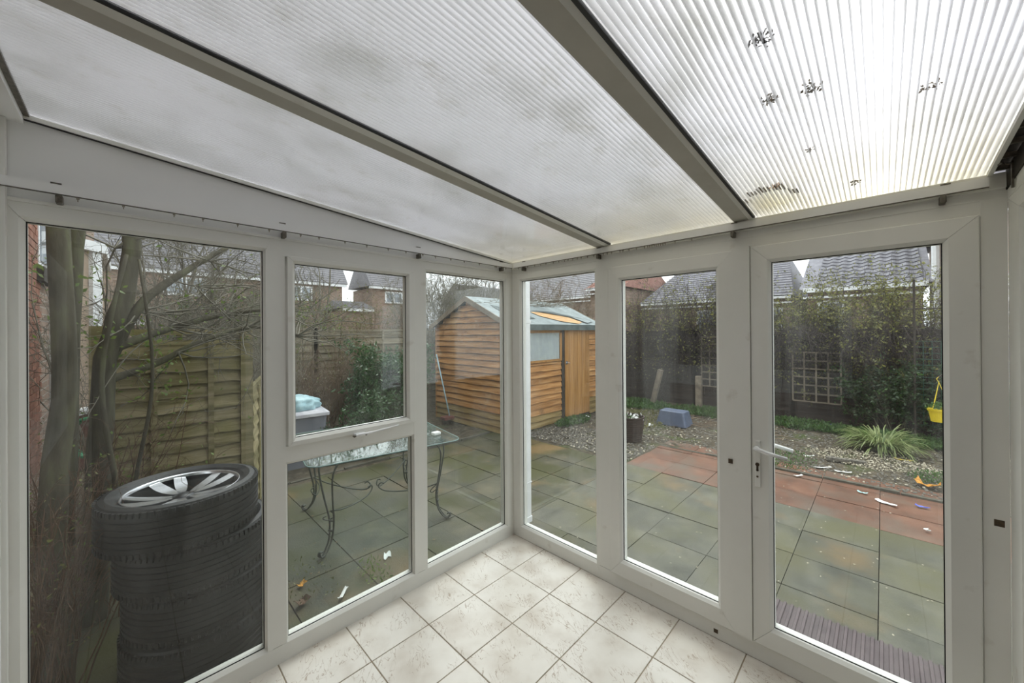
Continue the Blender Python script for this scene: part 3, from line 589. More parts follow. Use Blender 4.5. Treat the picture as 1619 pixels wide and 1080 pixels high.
clump(-.16, -2.08, 26, .012, 'thin brown moss smear near the eaves of the right roof sheet')
clump(-.92, -1.93, 40, .013, 'small brown moss smear below the dark speckled clump on the right roof sheet')
clump(-.90, -2.02, 40, .014, 'brown moss smear in the middle of the right roof sheet')
clump(-.72, -2.25, 30, .014, 'brown moss smear near the right edge of the roof')
clump(-.31, -1.84, 40, .010, 'rust brown debris above the white patch in the roof', 'debris_clump', 'litterorange', 'debris')

# ---- curtain tracks
def track(side, s0, s1, brs, gl, label):
    mt = onwall(side); r = empty('curtain_track', tuple(mt @ Vector(((s0+s1)/2, -.03, 2.155))), label=label, cat='curtain track'); off = Vector(r.location)
    def put(mb, nm, mat, **k): mb.v = [tuple(Vector(v)-off) for v in mb.v]; return mb.build(nm, mat, r, **k)
    put(MB().box((s0, -.034, 2.156), (s1, -.024, 2.190), mt), 'rail', 'upvc_clean')
    put(MB().box((s0, -.035, 2.1535), (s1, -.025, 2.156), mt), 'rail_groove', 'dark_metal')
    for s in brs:
        put(MB().box((s-.009, -.040, 2.122), (s+.009, -.0, 2.152), mt), 'bracket', 'dark_metal', bevel=.004)
        put(MB().box((s-.020, -.034, 2.189), (s+.006, -.012, 2.195), mt), 'bracket_clip', 'dark_metal')
    gm = None
    for s in gl:
        if gm is None: gm = MB().box((-.004, -.003, -.006), (.004, .003, 0)).box((-.0015, -.0015, -.014), (.0015, .0015, -.006)).mesh('glider')
        link('glider', gm, 'glider', r, Vector(mt @ Vector((s, -.030, 2.153)))-off)
M['glider'] = plain('cream_glider', (.30, .27, .22), .5)
gl = [-2.31+.12*k+random.uniform(-.02, .02) for k in range(17)]+[-.10, -.125, -.20, -.215]
track('L', LX, -.03, [-2.37, -1.65, -.88, -.14], gl, 'white curtain track with hanging gliders along the left wall')
gl = [-.10, -.17, -.2, -.27, -.33, -.38, -.45, -.50, -.55, -.58, -.62, -.66, -.69, -.74, -.79, -.86, -.89, -.92, -.98, -1.0, -1.04, -1.09, -1.14]+[-1.16-.013*k for k in range(9)]+[-1.32, -1.41]
track('R', -2.43, -.05, [-.15, -.82, -1.61, -2.32], gl, 'white curtain track with bunched gliders above the right wall')
bb = MB().box((-2.4995, -.045, .055), (-2.462, -.006, .235)).build('catch_block', 'brass', None, bevel=.006, label='worn brown and gold block fixed low at the far left frame', cat='catch')
bb.location = (.0, .0, .12)
hk = MB().box((-.005, -.0, -.05), (.005, .006, .04)).tube([(0, 0, .03), (-.0, .02, .035), (-.02, .035, .03), (-.04, .03, .03)], .003, 6).build('wall_hook', 'dark_metal', None, label='dark metal curtain bracket on the end wall at the far right', cat='bracket')
hk.location = (-.115, WY+.003, 2.17)

# ================================================================== OUTDOORS
# ground
def gh(x, y):
    pat = (x < 2.42 and y < 2.70) or (x < 3.47 and y < .27)
    return -.155 if pat else G-.012+.018*math.sin(3.1*x+1.3*y)*math.sin(2.3*y-.7*x)+random.uniform(-.010, .014)
xsg = list(np.concatenate([np.linspace(-9, -3, 6), np.linspace(-2.9, 2.3, 12), np.linspace(2.42, 8.0, 66), np.linspace(8.6, 34, 10)]))
ysg = list(np.concatenate([np.linspace(-9, -4.3, 6), np.linspace(-4.1, 5.4, 90), np.linspace(6, 34, 12)]))
V = []; F = []
for x in xsg:
    for y in ysg: V.append((x, y, gh(x, y)))
ny = len(ysg)
for i in range(len(xsg)-1):
    for j in range(ny-1): F.append((i*ny+j, (i+1)*ny+j, (i+1)*ny+j+1, i*ny+j+1))
gm = bpy.data.meshes.new('garden_soil'); gm.from_pydata(V, [], F); link('garden_soil', gm, 'soil', kind='structure', label='dark garden soil beyond the paving')
# paving
pat = empty('patio', (0, 0, G), kind='structure', label='patio of square concrete slabs with a red row beside the bed')
sp = .483; slab_me = MB().box((-sp/2+.004, -sp/2+.004, -.045), (sp/2-.004, sp/2-.004, 0)).mesh('paving_slab'); slab2 = slab_me.copy(); red_me = slab_me.copy()
for i in range(-9, 5):
    for j in range(-4, 10):
        cx_ = 1.43+sp*(i+.5)-.0; cy_ = -2.125+.480*(j+.5)
        x0, x1, y0, y1 = cx_-sp/2, cx_+sp/2, cy_-.24, cy_+.24
        if x1 < .35 and y1 < .35: continue
        if x1 > 2.45 and y0 > .26: continue
        if y1 > 2.76: continue
        red = x0 > 2.3 and y1 < .35
        left = y0 > .1 or x1 < .9
        me = red_me if red else (slab_me if left else slab2); mt = 'redslab' if red else ('slab' if left else 'slab_dry')
        link('paving_slab', me, mt, pat, (cx_, cy_, random.uniform(-.004, .003)), (random.uniform(-.004, .004), random.uniform(-.004, .004), random.uniform(-.003, .003)))
def kerb(P0, P1, n, label):
    P0, P1 = Vector(P0), Vector(P1); k = empty('garden_kerb', P0, math.atan2((P1-P0).y, (P1-P0).x), kind='structure', label=label); L_ = (P1-P0).length/n
    me = MB().box((.006, -.025, -.10), (L_-.006, .025, .018)).mesh('kerb_stone')
    for q in range(n): link('kerb_stone', me, 'kerb', k, (q*L_, random.uniform(-.006, .006), random.uniform(-.012, .008)), (0, 0, random.uniform(-.01, .01)))
kerb((3.49, .28, G), (3.56, -4.2, G), 7, 'low dark edging between the red slabs and the bed')
kerb((-1.5, 2.78, G), (2.2, 2.74, G), 6, 'low concrete edging behind the table at the foot of the shrubs')
# moss in joints / debris on paving and soil: many small bits
def scatter(name, label, mat, cnt, region, size, z=G, flat=False, cat_='debris'):
    x0, x1, y0, y1 = region; S = np.stack([RNG.uniform(x0, x1, cnt), RNG.uniform(y0, y1, cnt), np.full(cnt, z)], 1)
    parts = []
    base = np.array([[-1, -1, 0], [1, -1, 0], [1, 1, 0], [-1, 1, 0], [-.6, -.6, 1], [.6, -.6, 1], [.6, .6, 1], [-.6, .6, 1]], float); fc = np.array([[4, 5, 6, 7], [0, 1, 5, 4], [1, 2, 6, 5], [2, 3, 7, 6], [3, 0, 4, 7]])
    s = size*RNG.uniform(.4, 1.2, (cnt, 1, 1)); a = RNG.uniform(0, 6.28, cnt); B = base[None]*s*np.array([1, .7, .25 if flat else .7])+RNG.normal(0, size*.1, (cnt, 8, 3))
    X = B[..., 0]*np.cos(a)[:, None]-B[..., 1]*np.sin(a)[:, None]; Y = B[..., 0]*np.sin(a)[:, None]+B[..., 1]*np.cos(a)[:, None]
    V = np.stack([X, Y, np.maximum(B[..., 2], 0)], -1)+S[:, None]-np.array([x0, y0, 0]); F = fc[None]+np.arange(cnt)[:, None, None]*8
    o = link(name, np_mesh(name, V.reshape(-1, 3), F.reshape(-1, 4)), mat, kind='stuff', label=label, cat=cat_); o.location = (x0, y0, 0); return o
scatter('soil_crumbs', 'dark stones and crumbs scattered over the garden bed', 'darkstone', 9000, (3.6, 7.0, -4, 2.1), .013, G+.0)
scatter('shell_litter', 'pale chips scattered over the garden bed', 'gravel', 900, (3.6, 6.6, -4, 2.0), .012, G+.004)
scatter('soil_crumbs', 'stones and crumbs on the soil in front of the shed', 'darkstone', 2500, (2.5, 3.6, .3, 2.2), .014, G)
scatter('shell_litter', 'pale chips on the soil in front of the shed', 'gravel', 260, (2.5, 3.6, .3, 2.1), .012, G+.004)
scatter('leaf_litter', 'small scraps and leaves dotted over the slabs', 'gravel', 260, (.1, 3.4, -4, .3), .006, G+.003, True)
scatter('leaf_litter', 'small scraps and leaves dotted over the mossy slabs by the table', 'deadleaf', 240, (-2.4, 2.3, .2, 2.6), .009, G+.003, True)
gr = scatter('gravel_patch', 'patch of cream gravel around the grass tuft', 'gravel', 1, (4.4, 4.6, -2, -1.8), .01)
bpy.data.objects.remove(gr)
cnt = 1500; th_ = RNG.uniform(0, 6.28, cnt); rr = np.sqrt(RNG.random(cnt)); S = np.stack([rr*np.cos(th_)*.42, rr*np.sin(th_)*.62+rr*np.cos(th_)*-.05, np.full(cnt, .012)], 1)
V, F = leaves(S, .026, RNG.normal(0, 1, (cnt, 3))*np.array([1, 1, .25]), ratio=.8); V[:, 2] = np.maximum(V[:, 2], .004)
o = link('gravel_patch', np_mesh('gravel_patch', V, F), 'gravel', kind='stuff', label='patch of cream gravel and chips around the striped grass tuft', cat='gravel'); o.location = (4.66, -2.02, G+.01)

# door mat
mt_ = empty('ribbed_mat', (.41, -2.2, G), label='purple grey ribbed mat on the slabs outside the right door', cat='door mat')
MB().box((-.32, -.58, 0), (.32, .60, .008)).build('mat_base', 'mat', mt_)
rib = MB().prism([(-.010, 0), (.010, 0), (.006, .012), (-.006, .012)], -.32, .32, 'x').mesh('rib')
for k in range(32): link('rib', rib, 'mat', mt_, (0, -.56+k*.0365, .006))

# downpipe by the corner
dp = empty('downpipe', (.335, .16, 0), label='white square downpipe standing just outside the corner of the conservatory', cat='downpipe')
boxo('pipe', (-.031, -.031, -.07), (.031, .031, 2.35), 'white', dp, .006); boxo('joint_collar', (-.035, -.035, .28), (.035, .035, .29), 'white', dp, .002); boxo('joint_collar', (-.035, -.035, 1.72), (.035, .035, 1.745), 'white', dp, .002)
boxo('shoe', (-.036, -.036, -.075), (.036, .036, -.02), 'white', dp, .004)
# ---- wheels
def make_wheel():
    w = empty('car_wheel', (0, 0, 0)); R0, H = .33, .235
    prof = [(.243, .205), (.262, .222), (.290, .235), (.312, .228), (.322, .212), (.328, .195)]
    for z in (.175, .145, .1175, .09, .06): prof += [(.330, z+.010), (.323, z+.008), (.323, z-.0), (.330, z-.002)]
    prof += [(.328, .04), (.322, .023), (.312, .008), (.290, 0), (.262, .013), (.243, .03)]
    MB().lathe(prof, 72).build('tyre', 'tyre', w, smooth=False)
    blk = MB()
    for k in range(80):
        a = 2*math.pi*k/80; mt = Matrix.Rotation(a, 4, 'Z')
        for z0, z1 in ((.198, .222), (.012, .038)): blk.box((.3205, -.008, z0), (.3305, .008, z1), mt)
    blk.build('tread_blocks', 'tyre', w, kind='stuff')
    MB().lathe([(.243, .205), (.244, .213), (.241, .215), (.237, .207), (.234, .197)], 72).build('rim', 'alloy', w, smooth=True)
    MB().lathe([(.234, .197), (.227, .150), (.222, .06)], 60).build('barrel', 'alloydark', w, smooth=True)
    MB().lathe([(.240, .03), (.226, .06), (.05, .07), (0, .07)], 40).build('wheel_shade_disc', 'alloydark', w)  # dark disc across the wheel, puts the shade behind the spokes into colour
    def spoke(sg):
        mb = MB(); n = 8; top = []; 
        for i in range(n+1):
            t = i/n; r = .045+.188*t; off = sg*(.006+.050*t**.8); wd = .015+.008*math.sin(t*3.1)+.010*t; z = .168+.034*t**2; top.append((r, off, wd, z))
        vs = []
        for r, o_, wd, z in top: vs += [(r, o_-wd, z), (r, o_+wd, z), (r, o_+wd*.6, z-.05), (r, o_-wd*.6, z-.05)]
        fs = [(0, 1, 2, 3), tuple(4*n+k for k in (3, 2, 1, 0))]
        for i in range(n): fs += [(4*i+k, 4*i+(k+1) % 4, 4*i+4+(k+1) % 4, 4*i+4+k) for k in range(4)]
        return mb.add(vs, fs).mesh('spoke')
    sm = [spoke(1), spoke(-1)]
    for k in range(5):
        for q in (0, 1): link('spoke', sm[q], 'alloy', w, (0, 0, 0), (0, 0, 2*math.pi*k/5+.35))
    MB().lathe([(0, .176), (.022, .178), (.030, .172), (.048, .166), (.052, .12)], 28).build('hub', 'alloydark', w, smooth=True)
    return w
wh0 = make_wheel()
labs = ['topmost silver spoked car wheel of the stack outside the left window', 'second car wheel down in the stack outside the left window', 'third car wheel down in the stack outside the left window', 'bottom car wheel of the stack outside the left window']
offs = [(-1.99, .52), (-1.93, .55), (-1.90, .56), (-1.91, .55)]
for i in range(4):
    o = wh0 if i == 0 else copy_tree(wh0); zz = G+.01+.236*(3-i)
    o.location = (*offs[i], zz); o.rotation_euler = (0, 0, .5*i+.2)
    tag(o, labs[i], 'wheel', 'stack of car wheels outside the left window')

# ---- patio table
tb = empty('patio_table', (-.54, 1.34, G), R(-10), label='patio table with a green tinted glass top on scrolled iron legs', cat='table')
def rrect(hx, hy, r, n=8):
    pts = []
    for cx_, cy_, a0 in ((hx-r, hy-r, 0), (-hx+r, hy-r, 90), (-hx+r, -hy+r, 180), (hx-r, -hy+r, 270)):
        pts += [(cx_+r*math.cos(R(a0+90*i/n)), cy_+r*math.sin(R(a0+90*i/n))) for i in range(n+1)]
    return pts
MB().prism(rrect(.64, .58, .10), .738, .748, 'z').build('glass_top', 'tglass', tb)
MB().tube([(x, y, .743) for x, y in rrect(.641, .581, .10)], .005, 6, closed=True).build('glass_edge', 'tedge', tb) if False else None
M['tedge'] = plain('green_glass_edge', (.16, .25, .24), .15)
MB().tube([(x, y, .743) for x, y in rrect(.642, .582, .10)], .0055, 6, closed=True).build('glass_edge', 'tedge', tb, smooth=True)
fr_ = MB(); fr_.tube([(x, y, .725) for x, y in rrect(.53, .47, .06)], .008, 6, closed=True); fr_.tube([(x, y, .695) for x, y in rrect(.51, .45, .06)], .006, 6, closed=True)
fr_.build('top_rail', 'iron', tb, smooth=True)
def leg():
    mb = MB()
    for s in (-1, 1):     # two rods that part at the top and join at the foot; built in a diagonal plane
        P = [(-.10, s*.075, .722), (-.02, s*.085, .728), (.03, s*.080, .69), (.045, s*.062, .60), (.02, s*.040, .42), (-.01, s*.022, .25), (.0, s*.014, .12), (.045, s*.012, .04), (.085, s*.010, .012), (.115, s*.008, .03), (.112, s*.006, .055), (.09, s*.005, .05)]
        mb.tube(smooth_pts(P, 5), .0075, 6)
    mb.tube([(.0, -.02, .17), (.0, .02, .17)], .009, 6).tube([(.0, -.022, .25), (0, .022, .25)], .006, 6)
    return mb.mesh('leg', True)
lm = leg()
for sx, sy, an in ((-1, -1, -2.5), (1, -1, -.65), (-1, 1, 2.5), (1, 1, .65)):
    link('leg', lm, 'iron', tb, (sx*.46, sy*.43, 0), (0, 0, an))
st = MB()
for sx in (-1, 1):
    for sy in (-1, 1):
        P = [(sx*.46, sy*.43, .33), (sx*.36, sy*.34, .28), (sx*.20, sy*.19, .24), (sx*.08, sy*.075, .235), (sx*.03, sy*.03, .27), (sx*.045, sy*.05, .31), (sx*.075, sy*.06, .30)]
        st.tube(smooth_pts(P, 5), .006, 6)
        P = [(sx*.46, sy*.43, .33), (sx*.42, sy*.36, .25), (sx*.46, sy*.30, .20), (sx*.50, sy*.33, .24), (sx*.475, sy*.35, .26)]
        st.tube(smooth_pts(P, 5), .005, 6)
st.build('stretcher', 'iron', tb, smooth=True)
ap = MB()
for s in (-1, 1):
    for k in range(6):
        c = -.40+k*.16; ap.tube([(c+.035*math.cos(q*.5), s*.46, .710+.013*math.sin(q*.5)) for q in range(11)], .003, 5)
        c = -.35+k*.14; ap.tube([(s*.52, c+.032*math.cos(q*.5), .710+.013*math.sin(q*.5)) for q in range(11)], .003, 5)
ap.build('apron_scrolls', 'iron', tb, smooth=True, kind='stuff')

# ---- bin with bag
bn = empty('storage_bin', (-.58, 3.42, G), R(-6), label='grey plastic bin with a pale wet lid beyond the table', cat='bin')
def frustum(mb, a, b, z0, z1, r=.03):
    p0 = rrect(a[0], a[1], r, 3); p1 = rrect(b[0], b[1], r, 3); n = len(p0)
    return mb.add([(x, y, z0) for x, y in p0]+[(x, y, z1) for x, y in p1], [tuple(range(n))[::-1], tuple(range(n, 2*n))]+[(i, (i+1) % n, n+(i+1) % n, n+i) for i in range(n)])
frustum(MB(), (.23, .23), (.27, .27), 0, .66).build('body', 'binplastic', bn, bevel=.004)
mb = frustum(MB(), (.30, .30), (.30, .30), .66, .70); frustum(mb, (.30, .30), (.26, .26), .70, .735); mb.build('lid', 'binlid', bn, bevel=.004)
MB().box((.262, -.06, .60), (.30, .06, .66)).build('handle', 'binplastic', bn, bevel=.004)
bg_ = bpy.data.meshes.new('bag'); bm = bmesh.new(); bmesh.ops.create_icosphere(bm, subdivisions=4, radius=1)
for v in bm.verts:
    n = v.co.normalized(); k = 1+.06*math.sin(9*n.x+3*n.y)+.05*math.sin(11*n.y+5*n.z)+.04*math.sin(17*n.x*n.y+9*n.z)
    v.co = Vector((n.x*.25*k, n.y*.2*k, max(n.z, -.35)*.135*k+.047))
bm.to_mesh(bg_); bm.free(); bg_.polygons.foreach_set('use_smooth', [True]*len(bg_.polygons))
link('plastic_bag', bg_, 'bluebag', None, (-.60, 3.40, G+.735), label='pale blue crumpled plastic bag lying on the grey bin', cat='bag')

# ---- shed
sx0, sx1, sy0, sy1 = 2.25, 5.05, 2.30, 4.42; eav, apx = 1.78, 2.27
sh = empty('garden_shed', (sx0, sy0, G), label='orange overlap timber shed with a grey green felt roof', cat='shed'); SO = Vector((sx0, sy0, G))
def sput(mb, nm, mat, par=None, **k):
    mb.v = [tuple(Vector(v)-SO) for v in mb.v]; return mb.build(nm, mat, par or sh, **k)
sput(MB().prism([(sy0+.018, G-.06), (sy1-.018, G-.06), (sy1-.02, eav), ((sy0+sy1)/2, apx-.04), (sy0+.02, eav)], sx0+.018, sx1-.02, 'x'), 'carcass', 'darkpost_shade')  # dark core shows through the board gaps in place of lap shadows
bh = .112; nb = int((apx-G)/bh)+1; cyd = (sy0+sy1)/2
def wavy(mb, P0, u, n, L_, z0, h, t=.026, seg=9, amp=.006, gap=.008):
    """lap board: thin at the top, thick wavy lower edge that stands proud"""
    vs = []
    for i in range(seg+1):
        s = L_*i/seg; p = P0+u*s; dz = random.uniform(-amp, amp)
        for d, z in ((.0, z0+h-gap), (.004, z0+h-gap), (t, z0+dz), (.004, z0+dz)): vs.append(p+n*d+Vector((0, 0, z)))
    fs = [(0, 1, 2, 3), tuple(4*seg+k for k in (3, 2, 1, 0))]
    for i in range(seg): fs += [(4*i+k, 4*i+(k+1) % 4, 4*i+4+(k+1) % 4, 4*i+4+k) for k in range(4)]
    return mb.add(vs, fs)
for k in range(nb):
    z = G+.01+k*bh; zt = z+bh*.8
    if zt > apx-.03: break
    half = (sy1-sy0)/2 if zt < eav else (sy1-sy0)/2*(apx-zt)/(apx-eav)
    mb = wavy(MB(), Vector((sx0+.014, cyd-half+.01, 0)), Vector((0, 1, 0)), Vector((-1, 0, 0)), 2*half-.02, z, bh)
    sput(mb, 'board', 'shedlow' if k < 3 else 'shedwood')
for k in range(11):       # below the window
    z = G+.01+k*bh
    sput(wavy(MB(), Vector((sx0+.02, sy0+.014, 0)), Vector((1, 0, 0)), Vector((0, -1, 0)), 3.70-sx0-.02, z, bh if k < 10 else .05), 'board', 'shedlow' if k < 2 else 'shedwood')
for k in range(16):       # right of the door
    z = G+.01+k*bh; sput(wavy(MB(), Vector((4.66, sy0+.014, 0)), Vector((1, 0, 0)), Vector((0, -1, 0)), sx1-4.66, z, bh, seg=4), 'board', 'shedlow' if k < 3 else 'shedwood')
for a, b, nm in (((sx0-.006, sy0-.01, G), (sx0+.03, sy0+.02, eav-.03), 'corner_batten'), ((sx0-.006, sy1-.03, G), (sx0+.03, sy1+.0, eav-.03), 'corner_batten')): sput(MB().box(a, b), nm, 'sheddoor')
sput(MB().box((3.70, sy0-.012, G), (3.79, sy0+.03, eav-.06)), 'door_post', 'darkpost_shade')
for k in range(6):
    x = 3.80+k*.143; sput(MB().box((x+.002, sy0-.018, G+.05), (x+.141, sy0+.012, eav-.07)), 'door_board', 'sheddoor', bevel=.002)
sput(MB().box((3.80, sy0-.03, .55), (4.6, sy0-.018, .64)).box((3.80, sy0-.03, 1.45), (4.6, sy0-.018, 1.53)), 'door_ledge', 'sheddoor') if False else None
sput(MB().box((3.82, sy0-.024, 1.00), (3.88, sy0-.017, 1.06)).tube([(3.85, sy0-.022, 1.03), (3.85, sy0-.05, 1.03), (3.92, sy0-.05, 1.02)], .006, 6), 'door_latch', 'alloy')
# window
wn = sput(MB().box((sx0+.03, sy0-.02, 1.08), (3.70, sy0+.02, 1.12)).box((3.64, sy0-.02, 1.12), (3.70, sy0+.02, 1.66)).box((sx0+.03, sy0-.02, 1.62), (3.70, sy0+.02, 1.68)).box((sx0+.03, sy0-.02, 1.12), (sx0+.08, sy0+.02, 1.66)), 'window_frame', 'sheddoor')
cv = []; cf = []; nx = 90
for i in range(nx+1):
    x = sx0+.08+(3.64-sx0-.08)*i/nx; y = sy0+.004+.006*math.sin(i*.9)+.004*math.sin(i*2.3)
    cv += [(x, y, 1.12), (x, y+.002, 1.64)]
cf = [(2*i, 2*i+2, 2*i+3, 2*i+1) for i in range(nx)]
sput(MB().add(cv, cf), 'net_curtain', 'curtain', smooth=True)
sput(MB().box((sx0+.08, sy0-.014, 1.12), (3.64, sy0-.010, 1.62)), 'window_pane', 'glass')
# roof
ov = .10; rz = lambda y: apx+.03-(abs(y-cyd))*(apx-eav)/((sy1-sy0)/2)
for s, nm in ((-1, 'front'), (1, 'back')):
    ye = cyd+s*((sy1-sy0)/2+.11); seg = 14; vs = []; 
    for i in range(seg+1):
        x = sx0-.07+(sx1-sx0+.16)*i/seg
        for y, dz in ((cyd, .0), (cyd+s*.4, .004*math.sin(i)), (cyd+s*.8, .006*math.sin(i*1.7)), (ye, .008*math.sin(i*1.3))):
            vs += [(x, y, rz(y)+dz+.012), (x, y, rz(y)-.012)]
    fs = []
    for i in range(seg):
        for q in range(3):
            a = i*8+q*2; b = a+8; fs += [(a, a+2, b+2, b), (a+1, b+1, b+3, a+3)]
        a = i*8; b = a+8; fs += [(a+6, a+7, b+7, b+6), (a, b, b+1, a+1)]
    fs += [(0, 1, 3, 2), (2, 3, 5, 4), (4, 5, 7, 6)]; e = seg*8; fs += [(e, e+2, e+3, e+1), (e+2, e+4, e+5, e+3), (e+4, e+6, e+7, e+5)]
    sput(MB().add(vs, fs), 'roof_sheet', 'felt')
    for x in (sx0-.078, sx1+.07):   # bargeboards
        sput(MB().add([(x, cyd, apx+.045), (x, ye, rz(ye)+.015), (x, ye, rz(ye)-.075), (x, cyd, apx-.055), (x+.02, cyd, apx+.045), (x+.02, ye, rz(ye)+.015), (x+.02, ye, rz(ye)-.075), (x+.02, cyd, apx-.055)],
             [(0, 1, 2, 3), (7, 6, 5, 4), (0, 4, 5, 1), (1, 5, 6, 2), (2, 6, 7, 3), (3, 7, 4, 0)]), 'bargeboard', 'bargewood')
yf = sy0-.11
sput(MB().box((sx0-.07, yf-.012, rz(yf)-.09), (sx1+.09, yf+.004, rz(yf)+.014)), 'felt_fascia', 'feltfront'if False else 'feltdark')
# dark strip and the bare ply exposed where the felt has lifted
def onroof(pts, dz): return [(x, y, rz(y)+.013+dz) for x, y in pts]
P = onroof([(2.45, 2.66), (2.45, 2.98), (2.80, 2.80), (3.10, 2.42), (2.62, 2.40)], .012); sput(MB().add(P, [tuple(range(5))]), 'torn_felt', 'feltdark')
P = onroof([(3.28, 2.72), (3.75, 2.72), (4.25, 2.52), (4.42, 2.30), (4.20, 2.22), (3.75, 2.32), (3.35, 2.55)], .012); sput(MB().add(P, [tuple(range(7))]), 'bare_board', 'ply')
P = [(x, y, z+.03) for x, y, z in onroof([(3.2, 2.80), (4.6, 2.66), (4.9, 2.34), (4.5, 2.22), (4.28, 2.56), (3.8, 2.78)], .0)]; sput(MB().add(P, [tuple(range(6))]), 'lifted_felt_flap', 'felt')

# ---- broom
br = empty('broom', (1.98, 3.98, G), label='broom with a pale blue handle leaning against the left end of the shed', cat='broom')
MB().tube([(.10, -.26, .16), (.17, .52-.26, 1.30)], .013, 8).build('handle', 'bluepole', br, smooth=True)
MB().box((-.06, -.34, .10), (.16, -.18, .16)).build('head', 'brickdark', br, bevel=.01)
mb = MB()
for k in range(60):
    x = random.uniform(-.05, .15); y = random.uniform(-.33, -.19); mb.tube([(x, y, .11), (x*1.1, y*1.03, .0)], .003, 3)
mb.build('bristles', 'darkpost_shade', br, kind='stuff')

# ---- fences
def fence(name, label, P0, P1, z0, z1, n, mat, trellis=0, tag_=True, posts=True, capstrip=True, amp=.010):
    P0, P1 = Vector((*P0, 0)), Vector((*P1, 0)); L_ = (P1-P0).length; f = empty(name, (P0.x, P0.y, G), math.atan2(P1.y-P0.y, P1.x-P0.x), label=label, cat='fence')
    mid = (P0+P1)/2; nrm = Vector((-(P1-P0).y, (P1-P0).x, 0)).normalized(); s = 1 if nrm.dot(Vector((CAM.x, CAM.y, 0))-mid) > 0 else -1; Nn = Vector((0, s, 0))
    zt = z1-G-(trellis or 0); zb = z0-G; h = (zt-zb)/n
    for k in range(n): wavy(MB(), Vector((0.02, s*.004, 0)), Vector((1, 0, 0)), Nn, L_-.04, zb+k*h, h, .030, 10, amp, -.004).build('board', mat, f)
    if capstrip: MB().box((0, -.02, z1-G-.02), (L_, .02, z1-G+.025)).build('top_rail', mat, f)
    if trellis:
        MB().box((0, -.018, zt-.005), (L_, .018, zt+.035)).build('lower_rail', mat, f)
        for q in range(1, 4): MB().box((L_*q/4-.015, -.015, zt), (L_*q/4+.015, .015, z1-G)).build('upright', mat, f)
    if posts:
        for x in (0, L_): MB().box((x-.045, -.045, 0), (x+.045, .045, z1-G+.05)).build('post', mat, f)
    for q in (.33, .72): MB().box((L_*q-.02, s*.020, zb), (L_*q+.02, s*.038, zt)).build('batten', mat, f)
    return f
fence('fence_panel', 'mossy green lapped fence panel behind the stacked wheels', (-2.35, 2.02), (-1.44, 2.0), G, 1.66, 15, 'fence', .10)
fence('fence_panel', 'lower fence panel running back from the mossy panel towards the shrubs', (-1.40, 2.06), (-1.02, 3.3), G, 1.12, 10, 'fence', posts=False)
for k in range(4):
    lab = ['leftmost panel of the grey weathered fence behind the shrubs', 'second grey weathered panel behind the brown twiggy shrub', 'third grey weathered panel behind the evergreen shrub', 'last grey weathered panel behind the shed'][k]
    fence('fence_panel', lab, (-1.6+1.83*k, 5.3), (.21+1.83*k, 5.3), G, 1.72-.03*k, 13, 'fencegrey')
# far right boundary: dark fence panels with trellis in front
for k in range(5):
    lab = ['dark fence panel right of the shed', 'grey brown fence panel behind the leaning stake', 'dark fence panel behind the narrow trellis', 'dark fence panel behind the wide trellis', 'dark fence panel behind the green shrub'][k]
    fence('fence_panel', lab, (7.05, 4.6-1.83*k), (7.05, 2.79-1.83*k), G, 1.62, 14, 'fencedark' if k != 1 else 'fencedark', amp=.006)
def trellis(label, x, y0, y1, z0, z1, nv, nh, mat='trellis'):
    t = empty('trellis', (x, y0, G), label=label, cat='trellis')
    hv = MB().box((-.012, -.013, 0), (.0, .013, z1-z0)).mesh('lath'); hh = MB().box((.0, 0, -.013), (.010, abs(y1-y0), .013)).mesh('lath')
    for k in range(nv+1): link('lath', hv, mat, t, (0, (y1-y0)*k/nv, z0-G))
    for k in range(nh+1): link('lath', hh, mat, t, (-.012, min(0, y1-y0), z0-G+(z1-z0)*k/nh))
trellis('narrow weathered trellis seen through the left door leaf', 6.75, .72, -.10, .42, 1.50, 5, 7)
trellis('wide weathered trellis seen through the right door leaf', 6.75, -.92, -1.62, .30, 1.22, 4, 6)
trellis('dark trellis against the fence nearest the shed', 6.85, 2.7, 1.0, .45, 1.55, 10, 7, 'fencedark')
stk = MB().box((-.05, -.05, -.02), (.05, .05, .86)).build('wooden_stake', 'trellis', None, bevel=.005, label='pale wooden stake leaning to the right in front of the fence', cat='stake'); stk.location = (6.3, 1.66, G+.02); stk.rotation_euler = (R(14), 0, 0)
pst = MB().box((-.05, -.06, 0), (.05, .06, .75)).build('short_post', 'trellis', None, bevel=.005, label='short upright post at the foot of the narrow trellis', cat='post'); pst.location = (6.55, .72, G)

# ---- planter, tub, pot
pl = empty('woven_planter', (3.42, .72, G), label='dark woven planter standing where the paving meets the bed', cat='planter')
MB().lathe([(0, .01), (.155, .0), (.165, .05), (.19, .2), (.205, .36), (.215, .37), (.215, .395), (.195, .395), (.185, .34), (0, .33)], 20).build('pot', 'wicker', pl)
mb = MB()
for k in range(10): mb.tube([((.163+.045*k/10)*math.cos(a*.314), (.163+.045*k/10)*math.sin(a*.314), .03+.034*k) for a in range(20)], .006, 4, closed=True)
mb.build('weave_bands', 'wicker', pl, kind='stuff')
V, F = leaves(RNG.normal(0, .09, (90, 3))*np.array([1, 1, .1])+np.array([0, 0, .36]), .05, ratio=.5); link('foliage', np_mesh('pf', V, F), 'ground_green', pl, kind='stuff')
V, F = leaves(RNG.normal(0, .08, (26, 3))*np.array([1, 1, .1])+np.array([0, 0, .38]), .07, ratio=.6); link('white_scraps', np_mesh('ps', V, F), 'litterwhite', pl, kind='stuff')
tbm = MB(); frustum(tbm, (.20, .28), (.15, .22), 0, .26, .04); tub = tbm.build('upturned_tub', 'slateblue', None, bevel=.012, label='slate blue plastic tub lying upside down on the bed', cat='tub'); tub.location = (4.95, .63, G)
